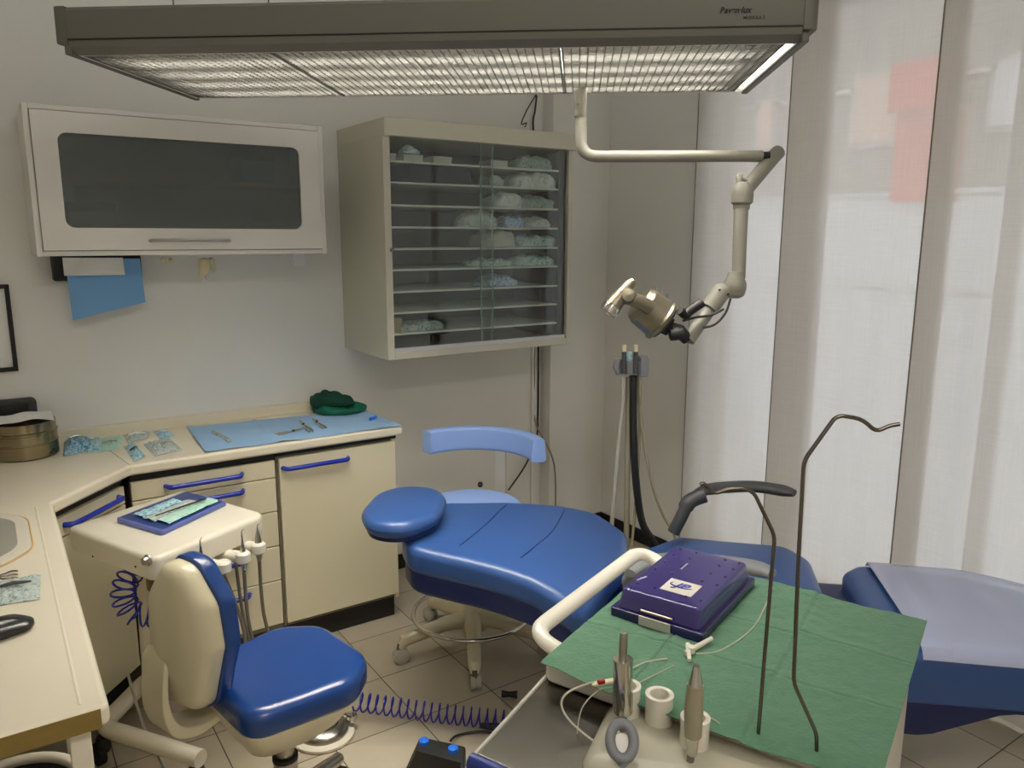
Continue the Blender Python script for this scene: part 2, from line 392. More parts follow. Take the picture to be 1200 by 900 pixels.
# ------------------------------------------------------------------ curtains
def curtain_mat():
    m = bpy.data.materials.new('sheer_linen'); m.use_nodes = True; nt = m.node_tree; N, L = nt.nodes, nt.links; N.remove(N['Principled BSDF'])
    tc = N.new('ShaderNodeTexCoord')
    def wave(sc):
        mp = N.new('ShaderNodeMapping'); mp.inputs['Scale'].default_value = sc
        n = N.new('ShaderNodeTexNoise'); n.inputs['Scale'].default_value = 1; n.inputs['Detail'].default_value = 3
        L.new(tc.outputs['Object'], mp.inputs[0]); L.new(mp.outputs[0], n.inputs['Vector']); return n
    n1, n2 = wave((20, 600, 5)), wave((20, 6, 700))
    ad = N.new('ShaderNodeMath'); L.new(n1.outputs['Fac'], ad.inputs[0]); L.new(n2.outputs['Fac'], ad.inputs[1])
    mr = N.new('ShaderNodeMapRange'); mr.inputs[1].default_value = .7; mr.inputs[2].default_value = 1.3; mr.inputs[3].default_value = .36; mr.inputs[4].default_value = .24
    L.new(ad.outputs[0], mr.inputs[0])
    tr = N.new('ShaderNodeBsdfTransparent'); tl = N.new('ShaderNodeBsdfTranslucent'); df = N.new('ShaderNodeBsdfDiffuse')
    tl.inputs[0].default_value = (*lin((242, 236, 229)), 1); df.inputs[0].default_value = (*lin((206, 202, 194)), 1)
    a = N.new('ShaderNodeMixShader'); a.inputs[0].default_value = .45; b = N.new('ShaderNodeMixShader')
    L.new(tl.outputs[0], a.inputs[1]); L.new(df.outputs[0], a.inputs[2])
    L.new(mr.outputs[0], b.inputs[0]); L.new(a.outputs[0], b.inputs[1]); L.new(tr.outputs[0], b.inputs[2]); L.new(b.outputs[0], N['Material Output'].inputs[0])
    return m
cm = curtain_mat()
hem = mat('curtain_edge', (120, 112, 98), .9)
def curtain(y0, y1, x, label, ph, lean=0):
    t = thing('curtain', label, 'curtain', (x, (y0+y1)/2, .015), group='sheer curtain panels')
    def fn(u, v):
        y = y0+(y1-y0)*u; z = .015+(ZC-.06)*v
        return (x+.006*sin(y*17+ph)+.004*sin(y*43+ph*2)*(1-.5*v), y+lean*(z-1.2), z)
    build('cloth', MB().sheet(fn, 60, 12, .0006), cm, t)
    def he(u, v):
        p = V(fn(1-.006*u, v)); p.x -= .002; return p
    build('hem', MB().sheet(he, 1, 12, .0015), hem, t)
    return t
curtain(1.93, 2.635, 2.805, 'sheer curtain panel farthest from camera, beside the grey wall', .3)
curtain(1.43, 2.118, 2.785, 'middle sheer curtain panel, the red awning showing through it', 1.9)
curtain(.72, 1.512, 2.765, 'sheer curtain panel at the right edge, nearest the footrest', 3.1)
curtain(-1.25, .80, 2.785, 'sheer curtain panel outside the frame to the right', 4.2)
single('curtain_rail', MB().box(2.755, 2.82, -1.3, 2.64, ZC-.045, ZC-.002), M['white'], 'white curtain rail under the ceiling by the window', 'curtain rail')

# ================================================================== CEILING FIXTURE
FC = V((1.057, 1.874, 2.06)); FA = rad(-38.8)
fx = thing('ceiling_lamp', 'long suspended fluorescent lamp over the dental chair with a grid diffuser', 'lamp', FC, FA, world=False)
HL, HD, HH = .815, .288, .098
prof = [(-HD, .0), (-HD-.028, .012), (-HD-.034, .03), (-HD-.034, HH-.008), (-HD-.026, HH), (-HD+.0, HH), (-HD, HH-.006), (-HD-.018, HH-.006), (-HD-.02, .03), (-HD, .012)]
def extr(mb, prof, x0, x1, sy=1):
    n = len(prof); vs = [(x, p[0]*sy, p[1]) for x in (x0, x1) for p in prof]
    mb.add(vs, [tuple(range(n)), tuple(range(n, 2*n))]+[(i, (i+1) % n, n+(i+1) % n, n+i) for i in range(n)])
h = MB(); extr(h, prof, -HL, HL); extr(h, prof, -HL, HL, -1); h.box(-HL, HL, -HD-.02, HD+.02, HH-.006, HH)
build('housing', h, M['fixt'], fx, ang=30)
g = MB(); g.box(-HL, HL, -HD-.0352, -HD-.033, .026, .029); g.box(-HL, HL, HD+.033, HD+.0352, .026, .029); build('groove', g, M['ink'], fx)
for s in (-1, 1):
    e = MB(); x0, x1 = (HL, HL+.032) if s > 0 else (-HL-.032, -HL)
    e.prism(rpoly([(x0, -HD-.036), (x1, -HD-.036), (x1, HD+.036), (x0, HD+.036)], [.002, .02, .02, .002] if s > 0 else [.02, .002, .002, .02]), .02, HH+.001)
    e.prism(rpoly([(x0+(0 if s > 0 else .014), -HD-.024), (x1-(.014 if s > 0 else 0), -HD-.024), (x1-(.014 if s > 0 else 0), HD+.024), (x0+(0 if s > 0 else .014), HD+.024)], .006), -.002, .02)
    build('end_cap', e, M['fixt_end'], fx, bev=.006)
build('inner_reflector', MB().box(-HL+.002, HL-.002, -HD+.002, HD-.002, HH-.012, HH-.007).box(-HL+.002, HL-.002, -HD+.001, -HD+.004, .0, HH-.01).box(-HL+.002, HL-.002, HD-.004, HD-.001, .0, HH-.01)
      .box(-HL+.001, -HL+.004, -HD, HD, 0, HH-.01).box(HL-.004, HL-.001, -HD, HD, 0, HH-.01), mat('reflector', (238, 236, 228), .4, var=0), fx)
for y in (-.2, -.067, .067, .2):
    build('fluorescent_tube', MB().rod((-.74, y, .055), (.74, y, .055), .0125, 10), M['tube'], fx)
LP = [(-HL+.012, -.36), (-.352, .30), (.308, HL-.028)]
for x0, x1 in LP:
    l = MB(); n = round((x1-x0)/.019)
    for i in range(n+1):
        x = x0+(x1-x0)*i/n; l.box(x-.0008, x+.0008, -HD+.006, HD-.006, .002, .017)
    for j in range(29):
        y = -HD+.008+(2*HD-.016)*j/28; l.box(x0, x1, y-.0008, y+.0008, .002, .017)
    l.box(x0-.003, x0, -HD+.005, HD-.005, .0, .019); l.box(x1, x1+.003, -HD+.005, HD-.005, .0, .019)
    build('louvre_panel', l, M['louvre'], fx)
R3 = Matrix.Rotation(FA, 3, 'Z')
def FP(x, y, z): return FC+R3@V((x, y, z))
text('lettering', 'Raven·lux', .0165, FP(.64, -HD-.0352, .055), R3@V((1, 0, 0)), (0, 0, 1), M['ink'], fx, bold=.0006, shear=.25)
text('lettering', 'MODULA 2', .009, FP(.69, -HD-.0352, .042), R3@V((1, 0, 0)), (0, 0, 1), M['ink'], fx, bold=.0001)
build('added_fill_panel', MB().box(-HL+.1, HL-.1, -HD+.1, HD-.1, HH+.0005, HH+.004), emit('fill_upglow', (246, 250, 255), 3.3), fx)  # unseen glowing panel added on top, lifts the walls by ceiling bounce
for px, py in ((158, 12), (278, 9), (405, 6)):
    b = onz(px, py, 2.156); d = R3.inverted()@(b-FC)
    y = -.12 if px < 400 else .02
    x = d.x+(y-d.y)*.05
    wl = MB(); wl.rod((x, y, HH), (x, y, ZC-FC.z-.002), .0016, 6); wl.lathe((x, y, HH), [(.008, 0), (.008, .006), (.003, .012)], 10)
    build('suspension_wire', wl, M['ink'], fx)

# ================================================================== OPERATING LIGHT ON ARM
T0 = 2.28
P = lambda x, y, t=T0: dep(x, y, t)
top = onz(680, 108, 2.055); T0 = (top-CAM).dot(FW)
k = T0/F
ol = thing('operating_light', 'champagne metal operating light on a jointed beige arm below the ceiling lamp', 'operating light', (top.x, top.y, 1.4))
path = [P(680, 96, T0), P(681, 140, T0), P(684, 180, T0), P(722, 184, T0), P(893, 183, T0)]
build('horizontal_arm', MB().tube(fillet(path[:2]+[P(681, 183.5, T0)]+path[4:], .11, 10), 6.7*k, 16), M['armpaint'], ol)
build('ceiling_sleeve', MB().lathe(P(680, 137, T0), [(7.6*k, 0), (7.6*k, .11)], 18), M['armpaint'], ol)
build('sleeve_screw', MB().lathe(P(677, 123, T0-.02), [(.003, 0), (.003, .004)], 8, axis=-FW), M['ink'], ol)
sw = MB().lathe(P(889, 183, T0), [(5.2*k, 0), (5.2*k, .03)], 12, axis=RT); build('swivel', sw, M['ink'], ol)
build('spring_arm', MB().tube([P(913, 177, T0+.03), P(906, 184, T0+.02), P(874, 222, T0-.03)], [8.5*k, 8.8*k, 8.6*k], 18), M['armpaint'], ol, bev=.004)
kn = MB().rod(P(879, 213, T0-.03), P(866, 208, T0-.05), .005, 8); kn.tube([P(868, 204, T0-.05), P(866, 208, T0-.05), P(866, 214, T0-.05)], [.007, .01, .007], 10)
build('clamp_knob', kn, M['lgrey'], ol)
tj = T0-.04
build('upper_joint', MB().lathe(P(869, 240, tj), [(8.8*k, -.014), (9.6*k, -.008), (9.6*k, .0), (12.6*k, .006), (12.8*k, .03), (11*k, .05), (6*k, .062)], 24), M['armpaint'], ol)
build('upright_arm', MB().tube([P(868.5, 240, tj), P(865.5, 326, tj)], [8.2*k, 7.6*k], 18), M['armpaint'], ol)
build('elbow', MB().lathe(P(861, 337, tj)-V((0, 0, 12*k)), [(6*k, 0), (11*k, 3*k), (13*k, 10*k), (13*k, 17*k), (9.5*k, 24*k), (8*k, 30*k)], 24).tube([P(848, 341, tj), P(862, 337, tj)], 9*k, 14), M['armpaint'], ol)
build('lower_arm', MB().tube([P(851, 338, tj), P(846, 341, tj), P(831, 362, tj)], [7.5*k, 11*k, 10.5*k], 18).tube([P(834, 360, tj), P(806, 399, tj-.02)], [7*k, 8*k], 16), M['armpaint'], ol, bev=.003)
for a, b in ((843, 340), (853, 345)):
    build('screw', MB().lathe(P(a, b, tj-9.5*k), [(.0035, 0), (.0035, .004)], 8, axis=-FW), M['ink'], ol)
build('bracket', MB().tube([P(806, 398, tj-.02), P(796, 388, tj-.03), P(783, 382, tj-.04)], [7*k, 8*k, 6*k], 12).lathe(P(792, 391, tj-.05), [(.0, -.02), (.017, -.018), (.019, .0), (.017, .022), (0, .024)], 16, axis=RT+UP*.2)
      .obox(P(778, 380, tj-.04), (.02, .045, .05), Matrix.Rotation(rad(25), 3, FW)), M['rubber'], ol, bev=.003)
hd = MB().tube(fillet([P(797, 364, tj-.07), P(803, 370, tj-.06), P(806, 366, tj-.06), P(823, 354, tj-.06)], .01, 3), [.012]*3+[.0135]*(len(fillet([P(797, 364, tj-.07), P(803, 370, tj-.06), P(806, 366, tj-.06), P(823, 354, tj-.06)], .01, 3))-3), 12)
build('handle', hd, M['rubber'], ol)
for pts in (((800, 376), (815, 372), (834, 369), (848, 362)), ((824, 384), (838, 380), (850, 367), (856, 350))):
    build('cable', MB().tube(spl([P(a, b, tj-.045) for a, b in pts]), .0035, 8), M['rubber'], ol)
ax = (-RT*.79+UP*.60-FW*.12).normalized()
hk_ = (T0-.06)/F; hc = P(777, 377, T0-.06)
build('lamp_head', MB().lathe(hc, [(23*hk_, 0), (26*hk_, .003), (26.5*hk_, .010), (24.5*hk_, .016), (24*hk_, .03), (23.5*hk_, .07), (20*hk_, .088), (12*hk_, .094)], 36, axis=ax), M['gold'], ol, ang=18)
build('head_back', MB().lathe(hc, [(22*hk_, 0), (21*hk_, -.006), (8*hk_, -.012)], 30, axis=ax), M['dgrey'], ol)
build('neck', MB().tube([P(762, 361, T0-.115), P(750, 354, T0-.125), P(737, 349, T0-.13)], [8.5*hk_, 8*hk_, 8*hk_], 18).lathe(P(735, 347, T0-.13), [(0, -.024), (7*hk_, -.022), (9.5*hk_, -.012), (9.5*hk_, .012), (0, .02)], 20, axis=FW), M['gold'], ol)
build('optic_barrel', MB().tube([P(743, 329, T0-.13), P(739, 332, T0-.13), P(727, 347, T0-.13), P(718, 359, T0-.13)], [4.5*hk_, 6*hk_, 8.5*hk_, 10*hk_], 20), M['gold'], ol, bev=.002)
bd = (P(718, 359, T0-.13)-P(727, 347, T0-.13)).normalized()
build('lens_ring', MB().lathe(P(718, 359, T0-.13), [(10.3*hk_, 0), (10.6*hk_, .012), (9.6*hk_, .022), (7.5*hk_, .022), (7*hk_, .012)], 24, axis=bd, cap=False), M['chrome'], ol)
build('lens', MB().lathe(P(718, 359, T0-.13)+bd*.012, [(8*hk_, 0), (.012, .004), (0, .006)], 20, axis=bd), M['smoke'], ol)
for a, b in ((768, 343), (774, 347), (781, 351)):
    build('adjusting_screw', MB().rod(P(a, b+2, T0-.06), P(a+2, b-7, T0-.06), .003, 8), M['chrome'], ol)

# ================================================================== WALL CABINET (smoked pane)
wc = thing('wall_cabinet', 'white wall cabinet with flap door and smoked glass pane', 'cabinet', (.66, WY, 1.58))
b = MB(); x0, x1, y0, y1, z0, z1 = .164, 1.162, 3.045, WY-.001, 1.58, 2.068
b.box(x0+.017, x1-.017, y0+.001, y1, z0+.001, z0+.018).box(x0+.017, x1-.017, y0+.001, y1, z1-.018, z1-.001).box(x0, x0+.018, y0, y1, z0, z1).box(x1-.018, x1, y0, y1, z0, z1).box(x0+.01, x1-.01, y1-.01, y1-.001, z0+.01, z1-.01)
build('carcass', b, M['white'], wc, bev=.002)
fo = [(x0+.02, z0+.02), (x1-.02, z0+.02), (x1-.02, z1-.02), (x0+.02, z1-.02)]
inn = rpoly([(.256, 1.675), (1.064, 1.675), (1.064, 1.982), (.256, 1.982)], .028, 5)
def framed(outer, inner, y, th):               # flat frame with a rounded opening
    mb = MB(); n = len(inner); c = sum(inner, V((0, 0)))/n; out = []
    cx, cz = (outer[0][0]+outer[1][0])/2, (outer[0][1]+outer[2][1])/2
    hx, hz = (outer[1][0]-outer[0][0])/2, (outer[2][1]-outer[0][1])/2
    for p in inner:
        d = p-V((cx, cz)); s = min(hx/abs(d.x) if d.x else 9e9, hz/abs(d.y) if d.y else 9e9); out.append(V((cx, cz))+d*s)
    # snap nearest to the true corners
    for q in outer:
        i = min(range(n), key=lambda j: (out[j]-V(q)).length); out[i] = V(q)
    vs = [(p.x, yy, p.y) for yy in (y, y+th) for p in list(inner)+out]
    for a in range(n):
        bb = (a+1) % n
        mb.f += [(a, bb, n+bb, n+a), (2*n+a, 3*n+a, 3*n+bb, 2*n+bb), (a, 2*n+a, 2*n+bb, bb), (n+a, n+bb, 3*n+bb, 3*n+a)]
    mb.v = [V(p) for p in vs]; return mb
dr = build('flap_door', framed(fo, inn, 3.038, .02), M['white'], wc)
build('smoked_pane', MB().box(.25, 1.07, 3.046, 3.05, 1.67, 1.988), M['smoke2'], dr)
build('inner_shelf', MB().box(x0+.019, x1-.019, 3.08, y1-.012, 1.832, 1.848), M['white'], wc)
build('gap', framed([(x0+.0182, z0+.0182), (x1-.0182, z0+.0182), (x1-.0182, z1-.0182), (x0+.0182, z1-.0182)], [V(p) for p in rpoly(fo, .003, 5)], 3.0435, .002), M['creamd'], dr)
build('handle', MB().tube(fillet([(.51, 3.04, 1.632), (.52, 3.015, 1.634), (.775, 3.015, 1.634), (.785, 3.04, 1.632)], .02), .0055, 8), M['steel'], dr)

for nm, a0, a1, z0_, h_, m_, lb, ct in (('blue_carton', .86, .99, 1.849, .10, 'bluepaper', 'blue carton behind the smoked pane, upper shelf at right', 'box'), ('white_canister', .9, .99, 1.6, .12, 'white', 'white canister behind the smoked pane, lower right', 'canister'), ('pink_carton', .43, .50, 1.6, .09, 'latex', 'small pale carton behind the smoked pane, lower left', 'box'), ('dark_blue_case', .27, .42, 1.6, .16, 'navybox', 'dark blue case behind the smoked pane, lower left', 'case')):
    t = thing(nm, lb, ct, ((a0+a1)/2, 3.2, z0_)); z0_ += .0005
    if nm == 'white_canister':
        build('body', MB().lathe(((a0+a1)/2, 3.17, z0_), [(.04, 0), (.045, .01), (.045, .09), (.03, .1)], 24), M[m_], t); build('lid', MB().lathe(((a0+a1)/2, 3.17, z0_+.1), [(.034, 0), (.034, .02)], 24), M['lgrey'], t)
    else:
        build('carton', MB().box(a0, a1, 3.11, 3.25, z0_, z0_+h_*.8), M[m_], t, bev=.003); build('lid', MB().box(a0-.002, a1+.002, 3.108, 3.252, z0_+h_*.8, z0_+h_), M[m_], t, bev=.003)
# things hanging below it
pd = thing('towel_dispenser', 'black towel dispenser under the white wall cabinet with paper hanging out', 'dispenser', (.34, 3.3, 1.47))
build('back_plate', MB().prism(rpoly([(.222, 3.31), (.52, 3.31), (.52, 3.388), (.222, 3.388)], .01), 1.485, 1.578), M['rubber'], pd, bev=.006)
pl_ = lambda x, y, d=3.29: ony(x, y, d)
def hang(name, pts, y, m, label, cat, amp=.004):
    a, b, c, d = [ony(px, py, y) for px, py in pts]     # top-left, top-right, bottom-right, bottom-left
    def fn(u, v):
        p = a.lerp(b, u).lerp(d.lerp(c, u), v); p.y += amp*sin(u*7+v*3)-.012*v; return p
    return single(name, MB().sheet(fn, 16, 12, .0008), m, label, cat)
hang('blue_paper_sheet', [(76, 303), (164, 303), (170, 354), (85, 375)], 3.285, M['bluepaper'], 'blue paper sheet hanging from the black dispenser', 'paper')
hang('white_paper_sheet', [(73, 302), (144, 302), (146, 322), (75, 323)], 3.27, M['paper'], 'white paper sheet hanging over the blue one under the cabinet', 'paper')
def glove(pts, rs, label):
    mb = MB()
    for p, r in zip(pts, rs): mb.tube([ony(*q, 3.27) for q in p], r, 8)
    single('latex_glove', mb, M['latex'], label, 'glove', group='gloves hanging under the wall cabinet', sub=1)
glove([((195, 302), (195, 306), (194, 311)), ((188, 303), (195, 306)), ((202, 303), (200, 306), (196, 308))], [[.014, .012, .004], .008, [.01, .008, .005]], 'small cream glove tip peeking out below the white wall cabinet')
glove([((240, 301), (240, 313), (236, 324)), ((246, 301), (248, 312), (253, 320)), ((236, 320), (234, 331)), ((240, 318), (243, 328))], [[.03, .028, .012], [.02, .012, .005], [.011, .006], [.01, .006]], 'cream latex glove hanging limp below the white wall cabinet')
single('latex_cuff', MB().box(*sorted((ony(344, 303, 3.27).x, ony(357, 303, 3.27).x)), 3.27, 3.29, 1.525, 1.579), M['paper'], 'small pale tab below the right end of the wall cabinet', 'holder')

# picture frame
pf = thing('picture_frame', 'black framed certificate hanging on the wall above the counter', 'picture', (-.1, WY-.02, 1.16))
build('frame', framed([(-.36, 1.158), (.083, 1.158), (.083, 1.475), (-.36, 1.475)], rpoly([(-.345, 1.173), (.068, 1.173), (.068, 1.46), (-.345, 1.46)], .001), WY-.02, .018), M['ink'], pf)
build('print', MB().box(-.35, .073, WY-.008, WY-.003, 1.165, 1.468), M['paper'], pf)
pr_ = MB()
for i in range(14): pr_.box(-.25+.03*(i % 2), .03-.02*((i*7) % 3), WY-.0095, WY-.008, 1.2+.018*i, 1.205+.018*i)
build('printed_lines', pr_, M['lgrey'], pf)

# ================================================================== GLAZED INSTRUMENT CABINET
GX0, GX1, GY0, GZ0, GZ1 = 1.36, 2.31, 2.922, 1.144, 2.106
gc = thing('display_cabinet', 'grey enamel display cabinet with sliding glass doors and ten narrow bays', 'cabinet', (1.83, WY, GZ0))
YB = WY-.001
b = MB().box(GX0, GX0+.032, GY0, YB, GZ0, GZ1-.06).box(GX1-.022, GX1, GY0, YB, GZ0, GZ1-.06).box(GX0+.031, GX1-.021, GY0+.0005, YB-.001, GZ0+.0005, GZ0+.03)
build('carcass', b, M['cabgrey'], gc, bev=.003)
build('hood', MB().box(GX0-.001, GX1+.028, GY0-.022, YB, GZ1-.07, GZ1), M['cabgrey'], gc, bev=.004)
build('back_panel', MB().box(GX0+.03, GX1-.02, YB-.012, YB-.002, GZ0+.03, GZ1-.07), M['inside'], gc)
build('side_lining', MB().box(GX0+.032, GX0+.034, GY0+.04, YB-.012, GZ0+.03, GZ1-.07).box(GX1-.024, GX1-.022, GY0+.03, YB-.012, GZ0+.03, GZ1-.07).box(GX1-.062, GX1-.022, GY0+.022, GY0+.03, GZ0+.03, GZ1-.07), M['rubber'], gc)
SH = [ony(447, q, GY0+.03).z for q in (187, 212, 239, 265, 291, 316, 342, 367, 392)]
for z in SH: build('shelf', MB().box(GX0+.034, GX1-.062, GY0+.024, YB-.013, z-.008, z), M['shelf'], gc)
build('bottom_rail', MB().box(GX0+.034, GX1-.03, GY0+.004, GY0+.026, GZ0+.03, GZ0+.048), M['alu'], gc)
xm0, xm1 = ony(566, 300, GY0).x, ony(579, 300, GY0).x
d1 = build('glass_door', MB().box(GX0+.034, xm1, GY0+.006, GY0+.010, GZ0+.045, GZ1-.07), M['glass'], gc)
d2 = build('glass_door', MB().box(xm0, GX1-.024, GY0+.016, GY0+.020, GZ0+.045, GZ1-.07), M['glass'], gc)
eg = mat('glass_edge', (150, 190, 180), .2, var=0, alpha=.6)
build('door_edge', MB().box(xm1-.003, xm1, GY0+.0055, GY0+.0105, GZ0+.045, GZ1-.07), eg, d1)
build('door_edge', MB().box(xm0, xm0+.003, GY0+.0155, GY0+.0205, GZ0+.045, GZ1-.07), eg, d2)
build('finger_grip', MB().lathe((ony(459, 293, GY0).x, GY0+.005, ony(459, 293, GY0).z), [(.004, 0), (.008, -.0), (.008, -.012)], 12, axis=(0, 1, 0)), M['steeld'], d1)
bays = SH+[GZ0+.03]
def sx(px): return ony(px, 300, 2.98).x
def carton(px0, px1, bay, h, m, label, y=2.968, d=.1):
    z = bays[bay]+.0005; a, b_ = sx(px0), sx(px1)
    t = thing('small_carton', label, 'box', ((a+b_)/2, y, z), group='cartons in the display cabinet')
    build('carton', MB().box(a, b_, y, y+d, z, z+h*.62), m, t, bev=.002)
    build('lid', MB().box(a-.002, b_+.002, y-.002, y+d+.002, z+h*.62, z+h), m, t, bev=.002)
def bag(px0, px1, bay, h, m, label, y=2.966, d=.13, seed=0, z=None):
    z = (bays[bay] if z is None else z)+.0008; a, b_ = sx(px0), sx(px1); w_ = b_-a
    o = rpoly([(-w_/2, 0), (w_/2, 0), (w_/2, d), (-w_/2, d)], w_*.22, 6, sub=.012)
    def wp(p):
        q = V(p); f = max(0, q.z)/h; n = noise.noise_vector(V((q.x*26+seed*9, q.y*26, q.z*30)))
        q.x += n.x*.013*f; q.y += n.y*.013*f; q.z = max(0.0, q.z*(1-.3*abs(q.x/(w_/2))**2)+n.z*.016*f); return q+V(((a+b_)/2, y, z))
    single('packed_bag', MB().pad(o, 0, h, min(h*.45, .03), h*.12, wp, rb=.004), m, label, 'bag', group='bags in the display cabinet')
carton(447, 465, 0, .028, M['box_white'], 'white carton at the left end of the cabinet\'s top shelf')
carton(474, 496, 0, .028, M['box_white'], 'white carton under a green packet on the cabinet\'s top shelf')
bag(475, 494, 0, .03, M['bagt'], 'green packet lying on a white carton in the cabinet', z=bays[0]+.03, d=.08, seed=3)
carton(508, 529, 0, .028, M['box_white'], 'white carton on the top shelf just left of the glass overlap')
carton(574, 593, 0, .028, M['box_white'], 'white carton on the top shelf right of the glass overlap')
bag(606, 648, 0, .055, M['pouchclear'], 'clear crumpled bag at the right end of the top shelf', seed=4)
t = thing('navy_case', 'flat navy blue case lying on the second shelf of the cabinet', 'case', (sx(500), 2.96, bays[1]))
build('case_body', MB().box(sx(450), sx(549), 2.952, 3.2, bays[1]+.0005, bays[1]+.07), M['navybox'], t, bev=.004)
build('clasp', MB().box(sx(447), sx(451), 2.948, 2.9525, bays[1]+.015, bays[1]+.028).box(sx(447), sx(451), 2.948, 2.9525, bays[1]+.04, bays[1]+.05), M['latex'], t)
bag(574, 590, 1, .05, M['pouchclear'], 'small clear bag beside the big white one on the second shelf', seed=5)
bag(604, 654, 1, .066, M['bagw'], 'big white bag at the right end of the second shelf', seed=6, d=.2)
bag(578, 612, 2, .06, M['bagw'], 'white bag with a blue corner on the third shelf', seed=7)
bag(612, 650, 2, .05, M['pouchclear'], 'clear bag at the right end of the third shelf', seed=8)
bag(545, 587, 3, .064, M['bagw'], 'rounded white bag behind the glass overlap on the fourth shelf', seed=9, y=2.98)
bag(590, 614, 3, .045, M['bagb'], 'blue tinted pouch in the middle of the fourth shelf', seed=10)
bag(617, 645, 3, .045, M['bagw'], 'small white pouch at the right end of the fourth shelf', seed=11)
bag(566, 606, 4, .068, M['box_white'], 'square white pack on the fifth shelf', seed=12, d=.16)
bag(608, 654, 4, .05, M['bagt'], 'teal tinted pouch on the fifth shelf, beside the square white pack', seed=13)
bag(551, 604, 5, .03, M['bagt'], 'flat teal pouch behind the glass overlap on the sixth shelf', seed=14)
bag(606, 652, 5, .042, M['bagt'], 'teal and white pouch at the right end of the sixth shelf', seed=15)
bag(567, 608, 6, .045, M['bagb'], 'blue and white pouch alone on the seventh shelf', seed=16)
carton(453, 467, 8, .062, M['kraft'], 'tan carton at the left end of the lowest shelf', d=.06)
bag(470, 520, 8, .03, M['pouchclear'], 'flat pale pouch beside the tan carton on the lowest shelf', seed=17)

# cables on the back wall
cb = thing('wall_cable', 'black cable running down the corner beside the pilaster', 'cable', (2.455, 3.375, .6))
build('cable', MB().tube(spl([ony(629, 112, 3.37), ony(627, 130, 3.37), ony(625, 150, 3.37)]+[(2.455, 3.376, z) for z in (1.9, 1.5, 1.1, .9, .7)]+[(2.44, 3.37, .55), (2.36, 3.36, .42), (2.25, 3.36, .3)]), .0045, 6), M['rubber'], cb)
build('branch', MB().tube(spl([ony(630, 108, 3.37), ony(618, 128, 3.37), ony(611, 145, 3.37), ony(617, 144, 3.36), ony(615, 149, 3.36)]), .003, 6), M['rubber'], cb)
single('beige_cable', MB().tube(spl([(2.43, 3.378, 1.15), (2.43, 3.378, .9), (2.435, 3.375, .66), (2.47, 3.28, .5), (2.50, 3.27, .35), (2.5, 3.27, .01)]), .0045, 6), M['cable'], 'thin beige cable along the wall behind the pale blue backrest', 'cable')
struct('trim_2', MB().box(2.415, 2.445, WY-.014, WY-.001, .08, ZC-.01), M['wall'])

# ================================================================== WORKTOP
ZT = .87
wt = thing('worktop', 'cream laminate worktop running around the corner with a low upstand', 'worktop', (.4, 3.1, .83))
ol_ = [(XL+.001, 1.375), (.108, 1.375), (.111, 2.603), (.363, 2.89), (1.405, 2.89), (1.405, WY-.001), (XL+.001, WY-.001)]
o = MB().prism(ol_, ZT-.04, ZT); build('top', o, M['worktop'], wt, bev=.012, seg=4)
build('end_edge', MB().box(XL+.002, .094, 1.3735, 1.3752, ZT-.039, ZT-.004), M['core'], wt)
build('upstand', MB().box(XL+.002, 1.36, WY-.02, WY-.002, ZT-.001, ZT+.045), M['worktop'], wt, bev=.004)
build('seam', MB().tube([(.363, 2.895, ZT+.0001), (.30, WY-.02, ZT+.0001)], .0009, 4), M['creamd'], wt)
build('drip_bead', MB().tube([(.066, 1.40, ZT-.0066), (.066, 2.58, ZT-.0066)], .008, 8), M['worktop'], wt)

def hbar(a, b, n):                             # bow handle standing off along n
    a, b, n = V(a), V(b), V(n); return MB().tube(fillet([a, a+n*.028+(b-a)*.04, b+n*.028-(b-a)*.04, b], .02, 5), .009, 10)
def unit_body(mb, m, t): build('carcass', mb, m, t)
YD = 2.912
# drawer unit
du = thing('drawer_cabinet', 'cream base cabinet with five drawers and blue bar handles', 'cabinet', (.61, 3.1, 0))
build('carcass', MB().box(.36, .872, YD+.02, WY-.03, .1, .80), M['creamd'], du)
build('plinth', MB().box(.37, .874, 2.955, WY-.05, 0, .1), M['black'], du)
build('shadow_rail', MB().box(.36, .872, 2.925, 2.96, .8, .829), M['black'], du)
rows = [(.733, .800), (.597, .729), (.455, .593), (.312, .451), (.125, .308)]
for i, (a, b) in enumerate(rows):
    d = build('drawer', MB().box(.362, .868, YD, YD+.02, a, b), M['cream'], du, bev=.003)
    zz = b-.026 if i else .768
    build('handle', hbar((.474, YD, zz), (.742, YD, zz), (0, -1, 0)), M['bluehandle'], d)
# door unit
dc = thing('door_cabinet', 'cream base cabinet with one door at the free end of the counter', 'cabinet', (1.13, 3.1, 0))
build('carcass', MB().box(.876, 1.372, YD+.02, WY-.03, .1, .812), M['creamd'], dc)
build('side_panel', MB().box(1.362, 1.378, YD+.004, WY-.03, .1, .812), M['cream'], dc)
build('plinth', MB().box(.878, 1.372, 2.955, WY-.05, 0, .1), M['black'], dc)
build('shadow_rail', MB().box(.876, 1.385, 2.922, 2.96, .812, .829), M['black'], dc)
d = build('door', MB().box(.884, 1.376, YD, YD+.02, .118, .803), M['cream'], dc, bev=.003)
build('handle', hbar((.897, YD, .765), (1.165, YD, .765), (0, -1, 0)), M['bluehandle'], d)
